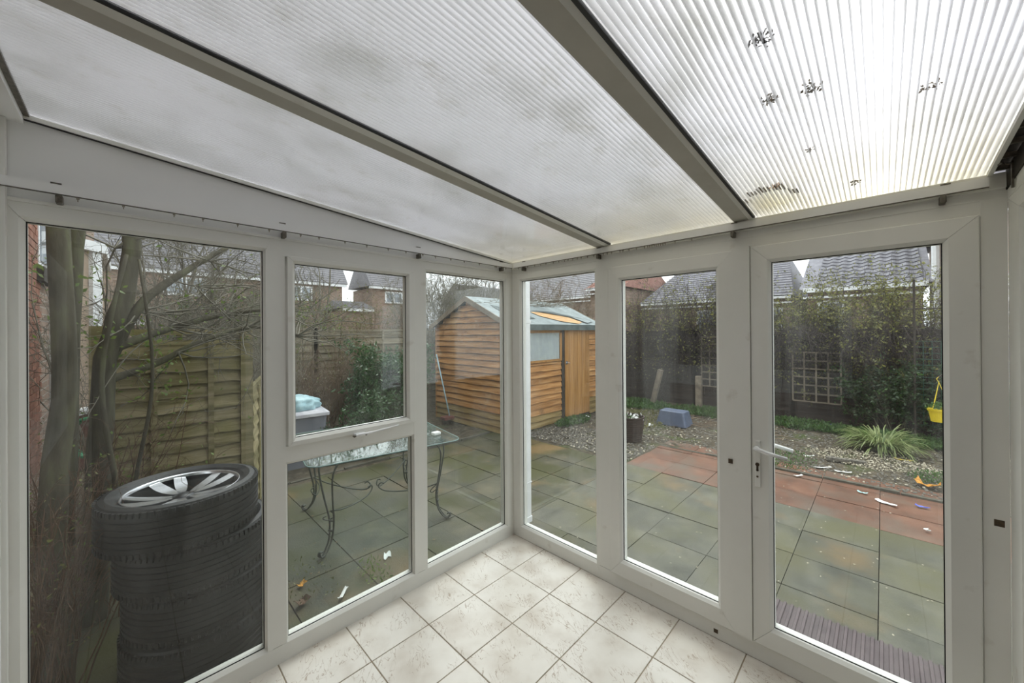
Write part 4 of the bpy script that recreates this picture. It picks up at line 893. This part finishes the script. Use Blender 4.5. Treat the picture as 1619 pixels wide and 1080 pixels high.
pot = empty('hanging_pot', (5.0, -2.66, .47), label='yellow pot hanging on yellow strings at the right of the bed', cat='plant pot')
MB().lathe([(0, 0), (.072, 0), (.093, .135), (.104, .135), (.106, .165), (.096, .165), (.085, .13), (0, .125)], 26).build('pot', 'yellowpot', pot, smooth=False)
mb = MB()
for k in range(3):
    a = k*2.09+.4; mb.tube([(.1*math.cos(a), .1*math.sin(a), .16), (0, 0, .50)], .0035, 5)
mb.tube([(0, 0, .50), (0, .02, .54), (0, .0, .57)], .004, 5); mb.build('strings', 'yellowpot', pot)
V, F = leaves(RNG.normal(0, .05, (140, 3))*np.array([1, 1, .5])+np.array([0, 0, .19]), .05, ratio=.4); link('foliage', np_mesh('hf', V, F), 'ground_green', pot, kind='stuff')
hkp = MB().tube(smooth_pts([(5.02, -3.0, G), (5.02, -3.0, .6), (5.02, -3.0, 1.0), (5.02, -2.9, 1.13), (5.01, -2.75, 1.12), (5.0, -2.66, 1.03)], 5), .009, 6).build('hook_pole', 'darkpost_shade', None, smooth=True, label='dark metal hook pole carrying the yellow pot', cat='pole')
# wire mesh climbing frame with tall posts
cf_ = empty('climbing_frame', (6.2, -2.50, G), label='dark green wire mesh climbing frame with tall thin posts behind the yellow pot', cat='climbing frame')
for y in (0, -.9): MB().tube([(0, y, 0), (0, y, 2.5)], .014, 6).build('post', 'darkpost_shade', cf_)
MB().tube([(0, .05, 2.05), (0, -.95, 2.05)], .010, 6).build('crossbar', 'darkpost_shade', cf_)
mb = MB()
for k in range(11): mb.tube([(0, -.09*k, .3), (0, -.09*k, 1.55)], .0035, 4)
for k in range(15): mb.tube([(0, 0, .3+.09*k), (0, -.9, .3+.09*k)], .0035, 4)
mb.build('wire_mesh', 'greenwire', cf_, kind='stuff')

# ---- litter, each its own thing
def scrap(x, y, L_, W_, rot, mat, label, cat_='litter', h=.008, name='litter_scrap', z=G+.012):
    bm = bmesh.new(); n = 5
    g = [[bm.verts.new(((i/n-.5)*L_+random.uniform(-1, 1)*L_*.05, (j/3-.5)*W_*(.7+.3*math.sin(i*1.3+j))+random.uniform(-1, 1)*W_*.1, h*random.random()+(.0 if 0 < i < n else h))) for j in range(4)] for i in range(n+1)]
    for i in range(n):
        for j in range(3): bm.faces.new((g[i][j], g[i+1][j], g[i+1][j+1], g[i][j+1]))
    me = bpy.data.meshes.new(name); bm.to_mesh(me); bm.free(); o = link(name, me, mat, None, (x, y, z), (0, 0, rot), label=label, cat=cat_)
    md = o.modifiers.new('s', 'SOLIDIFY'); md.thickness = .003; return o
scrap(3.92, -1.60, 0.203, .035, -.9, 'litterwhite', 'long white torn strip lying on the bed behind the door handle')
scrap(4.35, -1.42, 0.125, .025, 2.2, 'litterwhite', 'short white strip farther back than the long torn strip')
scrap(3.90, -1.80, 0.156, .03, 1.9, 'litterwhite', 'thin white strip to the right of the long torn strip')
scrap(3.38, -1.43, 0.094, .04, 2.4, 'litterwhite', 'white stub lying across the kerb by the red slabs')
scrap(3.26, -1.99, 0.078, .05, 1.2, 'littercyan', 'pale cyan wrapper on the red slabs')
scrap(3.10, -2.17, 0.156, .07, 1.1, 'litterwhite', 'crumpled white packet on the red slabs')
scrap(3.22, -2.42, 0.094, .045, 1.3, 'litterblue', 'blue wrapper on the red slabs near the right edge')
scrap(6.35, -1.50, 0.078, .08, .4, 'litterblue', 'blue flower like scrap at the back of the bed', h=.05)
scrap(3.98, -2.50, 0.187, .16, 1.2, 'litterorange', 'orange leafy heap at the right of the bed', h=.04)
scrap(5.0, -2.34, 0.172, .08, 1.4, 'litteryellow', 'yellow scrap beside the gravel patch')
scrap(2.62, -2.42, 0.039, .04, .3, 'litterwhite', 'small white chip on the grey slabs at the far right')
scrap(3.95, 2.02, 0.390, .12, -.1, 'litterwhite', 'crumpled white sheet on the soil by the shed door', h=.05)
scrap(3.12, .98, 0.125, .10, .3, 'litterwhite', 'white scrap on the soil to the left of the planter', h=.03)
scrap(4.45, .86, 0.094, .07, .8, 'litterwhite', 'white scrap beside the slate blue tub', h=.03)
scrap(-.78, .62, 0.051, .115, -.45, 'litterwhite', 'crisp white paper rectangle on the slabs under the table', h=.004, z=G+.006)
scrap(-1.20, .42, 0.117, .03, .8, 'litterwhite', 'white and brown wrapper on the slabs nearest the middle window')
scrap(-1.36, .72, 0.055, .05, .3, 'litterorange', 'orange leaf scrap on the slabs left of the paper')
scrap(-1.42, .52, 0.078, .08, .3, 'twigred', 'dark red leaf heap on the slabs near the middle window', h=.02)
sl_ = MB().box((-.03, -.20, 0), (.03, .20, .05)).build('edging_piece', 'darkstone', None, bevel=.008, label='dark grey edging piece lying on the gravel', cat='edging'); sl_.location = (4.36, -1.80, G+.01); sl_.rotation_euler = (0, 0, .25)
cup = MB().box((-.04, -.03, 0), (.04, .03, .03)).build('soap_bar', 'litterwhite', None, bevel=.01, label='small white block on the glass table top', cat='block'); cup.location = (-.10, .95, G+.750)

# ---- neighbour's building on the left
nb_ = empty('neighbour_house', (-2.85, 2.2, G), label='brick house wall with a white framed canted bay window behind the left shrubs', cat='house')
def nput(mb, nm, mat, par=None, **k): mb.v = [tuple(Vector(v)-Vector((-2.85, 2.2, G))) for v in mb.v]; return mb.build(nm, mat, par or nb_, **k)
nput(MB().box((-3.2, .2, G), (-2.85, 14, 5.6)), 'wall', 'brickwall')
bk_me = MB().box((0, -.108, .005), (.012, .108, .070)).mesh('brick')
for k in range(36):
    for q in range(8): link('brick', bk_me, 'brick', nb_, (random.uniform(-.002, .002), .25+q*.225+(.1125 if k % 2 else 0), .35+k*.075))
nput(MB().prism([(-2.86, 4.9), (-2.45, 5.45), (-2.45, 7.4), (-2.86, 7.9)], G, .62, 'z'), 'bay_base', 'brickdark')
nput(MB().prism([(-2.86, 4.82), (-2.39, 5.42), (-2.39, 7.45), (-2.86, 8.0)], .62, .70, 'z'), 'bay_sill', 'white')
nput(MB().prism([(-2.86, 4.92), (-2.47, 5.47), (-2.47, 7.38), (-2.86, 7.88)], .70, 2.75, 'z'), 'bay_body', 'beige')
nput(MB().prism([(-2.86, 4.82), (-2.39, 5.42), (-2.39, 7.45), (-2.86, 8.0)], 2.75, 2.88, 'z'), 'bay_head', 'white')
def along(p, q, s0, s1, z0, z1, t=.03, nm='bay_window', mat='white'):
    P, Q = Vector((*p, 0)), Vector((*q, 0)); u = (Q-P).normalized(); n = Vector((u.y, -u.x, 0)); mt = Matrix((( u.x, n.x, 0, P.x), (u.y, n.y, 0, P.y), (0, 0, 1, 0), (0, 0, 0, 1)))
    nput(MB().box((s0, 0, z0), (s1, t, z1), mt), nm, mat)
c0, c1 = (-2.86, 4.92), (-2.47, 5.47)
along(c0, c1, .02, .34, .72, 2.72, .03); along(c0, c1, .07, .29, .80, 2.62, .036, 'bay_pane', 'farglass'); along(c0, c1, .16, .19, .80, 2.62, .045)
along(c0, c1, .53, .67, .70, 2.75, .05, 'bay_post')
nput(MB().box((-2.87, 4.05, 2.35), (-2.83, 4.6, 3.4)), 'upper_window', 'white'); nput(MB().box((-2.84, 4.10, 2.42), (-2.82, 4.55, 3.35)), 'upper_pane', 'farglass')
nput(MB().box((-2.84, 3.95, 2.20), (-2.79, 4.7, 2.35)), 'upper_sill', 'darkpost_shade')
ob = empty('brick_outbuilding', (-2.5, 8.0, G), label='small dark red brick outbuilding with a white gutter behind the mossy fence', cat='outbuilding')
MB().box((0, 0, 0), (.30, 2, 1.92)).build('wall', 'brickdark', ob)
bmesh_b = MB().box((.003, -.008, .004), (.147, 0, .062)).mesh('brick')
for k in range(27):
    for q in range(2): link('brick', bmesh_b, 'brickdark', ob, ((q*.15 if k % 2 == 0 else q*.15), 0, k*.07))
MB().box((-.05, -.12, 1.92), (.62, .0, 2.02)).build('gutter', 'white', ob); MB().box((-.04, 0, 1.98), (.6, 2, 2.05)).build('flat_roof', 'rooffar', ob)

# ---- far houses (rear left) : facades at y ~ 22
def far_house(name, label, x0, x1, y, zf, wins, roofmat='rooffar', ridge=2.4, depth=3, wallmat='brickwall', gable=False):
    h = empty(name, (x0, y, G), label=label, cat='house'); zf -= G
    MB().box((0, 0, 0), (x1-x0, depth, zf)).build('wall', wallmat, h); MB().box((-.2, -.25, zf-.05), (x1-x0+.2, .02, zf+.14)).build('fascia', 'white', h)
    vs = [(-.25, -.3, zf+.12), (x1-x0+.25, -.3, zf+.12), (x1-x0+.25, depth/2, zf+ridge), (-.25, depth/2, zf+ridge), (-.25, depth+.3, zf+.12), (x1-x0+.25, depth+.3, zf+.12)]
    MB().add(vs, [(0, 1, 2, 3), (3, 2, 5, 4), (0, 3, 4), (1, 5, 2), (0, 4, 5, 1)]).build('roof', roofmat, h)
    rows = 16; mb = MB()
    for k in range(rows):
        t = k/rows; y_ = -.3+(depth/2+.3)*t; z_ = zf+.12+(ridge-.12)*t; mb.box((-.25, y_, z_), (x1-x0+.25, y_+.10, z_+.045))
    mb.build('tile_courses', roofmat, h, kind='stuff')
    for (a, b, c, d, nl) in wins:
        w = MB().box((a-x0, -.05, c-G), (b-x0, .0, d-G)).build('window', 'white', h)
        for q in range(nl):
            wd = (b-a-.10*(nl+1))/nl; xx = a-x0+.10+q*(wd+.10); MB().box((xx, -.06, c-G+.10), (xx+wd, -.049, d-G-.10)).build('pane', 'farglass', w)
    return h
far_house('far_house', 'distant brick house with a grey roof and white window, left of the sky gap', -3.5, 7.25, 22, 4.55, [(4.3, 5.5, 3.55, 4.4, 2), (-1.0, .6, 3.5, 4.4, 2)])
far_house('far_house', 'distant brick house with a grey brown roof and white window, right of the sky gap', 9.2, 12.6, 22, 4.62, [(10.1, 11.4, 3.65, 4.45, 2)], 'rooffar')
far_house('garden_garage', 'low brick garage with a pale gable between the two distant houses', 6.3, 7.6, 19, 2.9, [], 'rooffar', .6, 3)
far_house('far_house', 'distant grey roofed house seen just above the shed ridge', 17.2, 24, 22, 3.9, [], 'rooffar', 1.8)
# right hand houses, facades facing the garden at x ~ 14
def side_house(name, label, x, y0, y1, zf, ridge, roofmat, run=4.0, tiles=False, wins=(), hip=0, wallmat='brickwall', cols=None):
    h = empty(name, (x, y1, G), label=label, cat='house'); L_ = y0-y1; zf -= G     # y0 > y1, local y from 0..L
    MB().box((0, 0, 0), (2*run, L_, zf)).build('wall', wallmat, h); MB().box((-.30, -.1, zf-.10), (-.24, L_+.1, zf+.06)).build('gutter', 'white', h); MB().box((-.25, -.1, zf-.3), (0, L_+.1, zf-.24)).build('soffit', 'white', h)
    vs = [(-.3, -.2, zf), (-.3, L_+.2, zf), (run, L_+.2-hip, zf+ridge), (run, -.2+hip, zf+ridge), (2*run+.3, -.2, zf), (2*run+.3, L_+.2, zf)]
    MB().add(vs, [(0, 3, 2, 1), (4, 5, 2, 3), (0, 4, 3), (1, 2, 5)]).build('roof', roofmat, h)
    if tiles:
        sl = math.hypot(run+.3, ridge); an = math.atan2(ridge, run+.3); tw, tl = .30, .32
        vs = []; sg = 6
        for i in range(sg+1):
            u = tw*i/sg; dz = .022*math.cos(i/sg*2*math.pi)+.012
            vs += [(0, u, dz+.03), (tl*1.06, u, dz), (0, u, dz)]
        fs = []
        for i in range(sg): a = 3*i; b = a+3; fs += [(a, a+1, b+1, b), (a+2, a, b, b+2)]
        me = MB().add(vs, fs).mesh('roof_tile'); cnt = 0; rest = MB()
        for r in range(int(sl/tl)):
            for c in range(int(L_/tw)):
                s = r*tl; px_ = -.3+s*math.cos(an); pz_ = zf+s*math.sin(an)+.01; hh = hip*r*tl/sl
                if c*tw < hh-.2 or c*tw > L_-hh: continue
                if cnt < 300: link('roof_tile', me, roofmat, h, (px_, c*tw, pz_), (0, -an, 0)); cnt += 1
                else: mt = Matrix.Translation((px_, c*tw, pz_)) @ Matrix.Rotation(-an, 4, 'Y'); rest.add([mt @ Vector(v) for v in vs], fs)
        if rest.v: rest.build('upper_roof_tiles', roofmat, h, kind='stuff')
    else:
        mb = MB()
        for k in range(18):
            t = k/18; x_ = -.3+(run+.3)*t; z_ = zf+ridge*t; hh = hip*t; mb.box((x_, -.2+hh, z_), (x_+.09, L_+.2-hh, z_+.04))
        mb.build('tile_courses', roofmat, h, kind='stuff')
    for (a, b, c, d) in wins:
        w = MB().box((-.06, a-y1, c-G), (0, b-y1, d-G)).build('window', 'white', h); nl = max(1, int((b-a)/.7)); wd = (b-a-.08*(nl+1))/nl
        for q in range(nl): yy = a-y1+.08+q*(wd+.08); MB().box((-.07, yy, c-G+.1), (-.055, yy+wd, d-G-.1)).build('pane', 'farglass', w)
    return h
side_house('tiled_house', 'house with a large slate grey pantiled roof above the hedge on the right', 14, -.35, -3.0, 2.98, 2.6, 'rooftile', 4.6, True, [(-1.3, -.6, 1.4, 2.6)])
side_house('tiled_house', 'farther grey roofed house left of the large pantiled roof', 17, 6.8, .6, 3.05, 2.4, 'rooftile', 4.2, False, [(.8, 1.5, 1.6, 2.6), (3.2, 4.2, 1.6, 2.6)], hip=.8)
side_house('tiled_house', 'pinkish brick house with a red roof seen above the dark fence', 15.5, 9.2, 7.3, 3.9, 1.5, 'roofred', 3, False, [], wallmat='brickwall')
side_house('tiled_house', 'long grey roof rising behind the shed', 17, 19, 10.0, 3.7, 2.9, 'rooffar', 5, False, [], hip=1.5)
side_house('tiled_house', 'white and brick house partly seen at the right behind the climbing frame', 13.0, -3.55, -8.0, 4.8, 2.0, 'rooffar', 4, False, [(-4.4, -3.9, 1.9, 3.0)], wallmat='brickwall')
pp = MB().tube([(13.9, -3.25, G), (13.9, -3.25, 4.6)], .09, 8).build('drain_pipe', 'white', None, label='white drainpipe between the houses at the far right', cat='pipe')

# ================================================================== PLANTS
# near left multi stemmed tree
root = empty('old_shrub_tree', (-2.45, .95, G), label='mossy multi stemmed shrub tree hard against the left window with branches reaching right', cat='tree')
def stems(P, r0, r1, nm, mat='bark', n=9, par=root):
    P = smooth_pts(P, 5); k = len(P); MB().tube([p+Vector((random.uniform(-1, 1)*r0*.12, random.uniform(-1, 1)*r0*.12, 0)) for p in P], [r0+(r1-r0)*i/(k-1) for i in range(k)], n).build(nm, mat, par, smooth=True)
stems([(.0, -.1, -.02), (-.02, -.08, .8), (.02, -.06, 1.6), (-.02, 0, 3.0)], .060, .040, 'stem')
stems([(.10, .35, -.02), (.13, .35, .9), (.16, .38, 1.6), (.27, .4, 2.3), (.2, .3, 3.4)], .066, .04, 'stem')
stems([(-.02, .25, -.02), (.0, .3, 1.0), (.03, .28, 2.0), (.1, .3, 3.3)], .05, .03, 'stem')
stems([(.16, .38, 1.55), (.32, .45, 1.95), (.55, .5, 2.2), (.8, .55, 2.42)], .035, .015, 'branch', n=7)
stems([(.18, .38, 1.65), (.45, .5, 1.78), (.8, .6, 1.9), (1.15, .6, 1.96)], .030, .012, 'branch', n=7)
stems([(.15, .38, 1.45), (.4, .45, 1.55), (.6, .4, 1.68), (.95, .5, 1.80), (1.35, .6, 1.72)], .026, .010, 'branch', n=7)
stems([(.12, .30, .2), (.2, .1, .8), (.15, .0, 1.5), (.25, -.05, 2.2)], .018, .010, 'stem', n=6)
stems([(.22, .40, .1), (.28, .2, .8), (.36, .1, 1.5), (.3, .1, 2.2)], .014, .008, 'stem', n=6)
S = np.array([(.3, .45, 1.9), (.6, .5, 2.1), (.8, .58, 1.9), (1.1, .6, 1.95), (.9, .5, 1.78), (1.3, .6, 1.72), (.5, .4, 1.62), (.2, .4, 2.3), (.45, .5, 1.8), (.7, .55, 2.3)])
P0 = grow(np.repeat(S, 9, 0), RNG.normal(0, 1, (90, 3))*np.array([1, .8, .6])+np.array([.6, .3, .1]), .75*RNG.uniform(.5, 1.2, 90), 6, .22, .03)
P1 = sprout(P0, 4, .30, .8, 4, .3, .05); P2 = sprout(P1, 1, .16, .8, 3, .2, .05)
V, F = cat([tubes(P0, .006, .002, 4), tubes(P1, .0026, .001), tubes(P2, .0015, .0008)]); link('branches', np_mesh('ost', V, F), 'twig', root, kind='stuff')
S = np.concatenate([RNG.normal(0, 1, (60, 3))*np.array([.10, .1, .06])+c for c in ((.02, .2, 2.05), (.35, .4, 1.75), (.38, .35, 1.55), (.42, .45, 1.35), (.1, .3, 1.75))]+[P1.reshape(-1, 3)[RNG.integers(0, 1400, 200)]])
V, F = leaves(S, .035, ratio=.5); link('foliage', np_mesh('ostf', V, F), 'spring', root, kind='stuff')
# twiggy thorn bush between tree and wheels
shrub('thorn_bush', 'tangled reddish thorny bush between the left window and the stacked wheels', 'bush', (-2.50, 1.30, G), 46, 1.25, .24, [(5, .40, .7, .1), (3, .18, .8, 0)], [('foliage', 'spring', 260, .03, .5)], 'twigred', .006, .30, (.12, .0, 1))
shrub('thorn_bush', 'bramble of thin upright stems standing at the left foot of the stacked wheels', 'bush', (-2.47, .62, G), 46, 1.0, .14, [(4, .3, .5, .2), (2, .14, .8, 0)], [('foliage', 'olive', 200, .025, .5)], 'twigred', .0045, .14, (.02, .0, 1))
gh_ = MB()
for k in range(3): gh_.tube([(.16*math.cos(a*.42)*(1-.1*k), .03*k, .16*math.sin(a*.42)) for a in range(15)], .013, 6, closed=True)
hs = gh_.build('garden_hose', 'rope', None, smooth=True, label='bright green hose coil hanging behind the thorny bush', cat='hose'); hs.location = (-2.38, 2.3, .84)
# neighbour's bare hedge beyond the left panel
shrub('bare_hedge', 'large mass of bare grey twigs above the mossy fence panel', 'hedge', (-1.65, 3.5, G), 56, 2.75, .14, [(8, .7, .55, .15), (5, .40, .7, .05), (2, .18, .8, 0)], [('foliage', 'olive', 1500, .035, .5)], 'twig', .012, .5, box=(.85, .6))
shrub('bare_tree', 'bare leafless tree between the distant houses', 'tree', (2.1, 10.5, G), 5, 5.4, .12, [(5, 1.5, .4, .25), (4, .8, .5, .1), (2, .4, .7, 0)], None, 'twig', .05, .3)
shrub('bare_tree', 'bare leafless tree left of the distant brick house', 'tree', (-1.4, 8.5, G), 10, 4.3, .14, [(8, 1.4, .5, .2), (6, .7, .6, .1), (4, .35, .7, 0)], None, 'twig', .04, .4)
shrub('twiggy_shrub', 'tall brown twiggy shrub beyond the bin', 'shrub', (-.05, 4.2, G), 60, 1.38, .16, [(7, .5, .5, .2), (5, .28, .7, 0)], [('foliage', 'olive', 700, .03, .5)], 'twigbrown', .009, .45, box=(.5, .35))
shrub('twiggy_shrub', 'brown upright stems rising above the evergreen shrub', 'shrub', (.62, 4.75, G), 20, 2.25, .08, [(5, .42, .4, .3), (3, .22, .6, 0)], [('foliage', 'olive', 900, .035, .5)], 'twigbrown', .010, .3)
shrub('green_shrub', 'dull green shrub top above the grey fence, left of the sky gap', 'shrub', (.05, 6.1, G), 34, 2.5, .18, [(7, .6, .6, .1), (5, .3, .7, 0)], [('foliage', 'spring', 3500, .05, .45), ('dull_foliage', 'olive', 3000, .05, .45)], 'twig', .012, .5)
shrub('green_shrub', 'greener shrub over the left end of the grey fence', 'shrub', (-.75, 6.3, G), 26, 2.3, .16, [(7, .6, .6, .1), (5, .3, .7, 0)], [('foliage', 'laurel', 5500, .06, .45), ('bright_foliage', 'spring', 1500, .05, .45)], 'twig', .012, .4)
shrub('laurel_bush', 'glossy dark green laurel bush in front of the grey fence', 'bush', (.85, 3.8, G), 30, 1.45, .17, [(7, .36, .6, .1), (5, .2, .8, 0)], [('foliage', 'laurel', 9500, .085, .36)], 'bark', .012, .35)
shrub('laurel_bush', 'lower dark green bush spreading over the kerb behind the bin', 'bush', (.35, 3.35, G), 16, .75, .42, [(7, .3, .6, .1), (5, .14, .8, 0)], [('foliage', 'laurel', 4500, .06, .4)], 'bark', .010, .3)
shrub('laurel_bush', 'small green plant at the kerb in the lower middle pane', 'bush', (-1.05, 3.05, G), 10, .35, .5, [(6, .16, .6, .1)], [('foliage', 'ground_green', 700, .05, .45)], 'bark', .006, .15)
# behind the shed
shrub('twiggy_shrub', 'brown twiggy shrub over the fence below the right hand distant house', 'shrub', (1.6, 6.3, G), 40, 2.5, .15, [(7, .55, .5, .15), (5, .3, .7, 0)], [('foliage', 'olive', 3500, .045, .5)], 'twigbrown', .012, .5)
shrub('bare_tree', 'tall grey twiggy tree standing behind the shed ridge', 'tree', (5.7, 7.2, G), 34, 4.3, .16, [(9, .9, .55, .15), (7, .5, .7, .05), (3, .22, .8, 0)], None, 'twig', .022, .7)
shrub('bare_tree', 'grey twiggy tree behind the left slope of the shed roof', 'tree', (3.3, 5.95, G), 46, 3.4, .2, [(9, .8, .55, .15), (7, .45, .7, .05), (4, .2, .8, 0)], [('foliage', 'olive', 1500, .04, .5)], 'twig', .02, .6)
shrub('bare_tree', 'grey twiggy tree behind the middle of the shed roof', 'tree', (5.2, 6.0, G), 26, 3.0, .2, [(9, .9, .55, .15), (7, .45, .7, .05), (4, .2, .8, 0)], None, 'twig', .02, .7)
shrub('bare_tree', 'brown twiggy tree at the right end of the shed roof', 'tree', (6.6, 4.6, G), 30, 2.9, .2, [(9, .9, .55, .15), (7, .45, .7, .05), (4, .2, .8, 0)], [('foliage', 'olive', 1500, .04, .5)], 'twigbrown', .02, .7)
mb = MB(); P = grow(RNG.normal(0, 1, (70, 3))*np.array([.7, .22, .0]), RNG.normal(0, 1, (70, 3))*np.array([1, .6, .12])+np.array([.3, 0, .05]), .7, 6, .25, 0); P[..., 2] = np.abs(P[..., 2])*.5
P1 = sprout(P, 5, .3, .7, 4, .3, 0); P1[..., 2] = np.abs(P1[..., 2]); V, F = cat([tubes(P, .006, .002), tubes(P1, .003, .001)]); o = link('creeper', np_mesh('cr', V, F), 'twig', None, (3.7, 3.15, apx-.10), label='dead grey creeper sprawling over the shed roof', cat='creeper')
# right hand hedge along the back fence
hl = ['dark twiggy hedge with yellow green top behind the narrow trellis', 'dark twiggy hedge behind the wide trellis', 'yellow green topped hedge over the fence at the right', 'twiggy hedge behind the climbing frame', 'sparse dark hedge behind the upright stake']
for k, (y, H_) in enumerate(((.55, 2.85), (-.75, 2.35), (-2.0, 2.55), (-3.3, 2.6), (2.0, 2.8))):
    shrub('garden_hedge', hl[k], 'hedge', (7.35, y, G), 55 if k in (1, 2, 3) else 75, H_, .10, [(8, .6, .5, .1), (6, .32, .7, -.1), (2, .16, .8, 0)], [('foliage', 'olive', 9000 if k in (1, 2, 3) else 3800, .055, .5), ('pale_foliage', 'yellowleaf', 6000 if k in (1, 2, 3) else 1700, .055, .5)], 'twigdark', .012, .3, box=(.3, .65))
# hanging dark twigs in front of the fence
for k, y in enumerate((-.3, -1.9)):
    P = grow(np.stack([RNG.uniform(-.1, .1, 260), RNG.uniform(-.85, .85, 260), RNG.uniform(1.45, 1.8, 260)], 1), RNG.normal(0, .5, (260, 3))+np.array([-.35, 0, -.2]), .75, 6, .2, 0, .12); P1 = sprout(P, 4, .28, .7, 4, .3, -.1)
    V, F = cat([tubes(P, .006, .002), tubes(P1, .003, .001)]); r = empty('trailing_creeper', (6.95, y, G), label=['dark twigs trailing down over the fence above the wide trellis', 'dark twigs trailing down over the fence above the green shrub'][k], cat='creeper'); link('stems', np_mesh('tc', V, F), 'twigdark', r, kind='stuff')
shrub('evergreen_shrub', 'dark green shrub against the fence behind the striped grass', 'shrub', (6.45, -2.12, G), 16, 1.15, .25, [(7, .4, .6, .1), (5, .2, .7, 0)], [('foliage', 'darkleaf', 5200, .06, .5), ('young_foliage', 'ground_green', 900, .05, .5)], 'bark', .012, .3)
shrub('evergreen_shrub', 'dark green shrub at the right edge behind the yellow pot', 'shrub', (6.4, -3.15, G), 16, 1.2, .25, [(7, .4, .6, .1), (5, .2, .7, 0)], [('foliage', 'darkleaf', 5200, .06, .5)], 'bark', .012, .3)
def cover(x, y, rx, ry, n, size, label, mat='ground_green', H_=.10):
    a = RNG.uniform(0, 6.28, n); r = np.sqrt(RNG.random(n)); S = np.stack([r*np.cos(a)*rx, r*np.sin(a)*ry, RNG.uniform(0, H_, n)*(1-r*.6)], 1)
    D = RNG.normal(0, .6, (n, 3))+np.array([0, 0, .8]); V, F = leaves(S, size, D, ratio=.35); V[:, 2] = np.maximum(V[:, 2], .002)
    o = link('ground_cover', np_mesh('gc', V, F), mat, None, (x, y, G+.012), label=label, cat='ground cover', kind='stuff')
cover(6.3, .3, .45, .9, 3200, .08, 'green weeds along the fence behind the slate blue tub'); cover(6.2, 2.0, .5, .8, 3000, .08, 'green weeds at the foot of the leaning stake')
cover(6.3, -1.15, .35, .75, 3000, .08, 'green weeds under the wide trellis'); cover(6.15, -2.3, .35, .8, 2600, .09, 'green weeds behind the striped grass')
cover(3.75, 2.05, .5, .18, 900, .07, 'grass clumps at the foot of the shed door'); cover(4.3, -2.6, .3, .25, 350, .045, 'small weeds beside the orange heap', H_=.03); cover(4.0, -1.2, .5, .35, 500, .04, 'sparse moss and weeds left of the white strips', H_=.02)
cover(4.7, 1.3, 1.0, .6, 1400, .06, 'dull weeds on the bed behind the planter', 'olive', .05)
cover(-1.35, .75, .22, .32, 120, .028, 'thin grass growing between the slabs left of the table', 'olive', .04); cover(-.95, .45, .10, .25, 90, .035, 'grass tuft in a slab joint near the middle window', 'spring', .05)
# dead stems on the bed
P = grow(np.stack([RNG.uniform(-.6, .6, 60), RNG.uniform(-.8, .8, 60), np.full(60, .02)], 1), RNG.normal(0, 1, (60, 3))*np.array([1, 1, .08]), .5, 5, .12, 0); P[..., 2] = np.clip(P[..., 2], .005, .06)
V, F = tubes(P, .007, .003); link('dead_stems', np_mesh('ds', V, F), 'twigbrown', None, (5.6, -.1, G), label='straw coloured dead stems lying on the bed right of the tub', cat='stems', kind='stuff')
# striped grass tuft
n = 420; a = RNG.uniform(0, 6.28, n); rad = RNG.random(n)*.10; S = np.stack([np.cos(a)*rad, np.sin(a)*rad, np.zeros(n)], 1); D = np.stack([np.cos(a)*1.0, np.sin(a)*1.0, RNG.uniform(.7, 2.2, n)], 1)
P = grow(S, D, RNG.uniform(.35, .62, n), 6, .05, 0, .11); T_ = unit(np.gradient(P, axis=1)); W = unit(np.cross(T_, np.array([0, 0, 1.])))*(np.array([.006, .008, .008, .007, .005, .001])[None, :, None])
V = np.stack([P-W, P+W], 2).reshape(-1, 3); V[:, 2] = np.maximum(V[:, 2], .01); b = (np.arange(n)[:, None]*6+np.arange(5)[None])*2; F = np.stack([b, b+1, b+3, b+2], -1).reshape(-1, 4)
gt = empty('grass_tuft', (5.35, -2.13, G), label='striped green and cream grass tuft arching over the bed', cat='grass'); link('blades', np_mesh('gt', V, F), 'grasstuft', gt, kind='stuff')
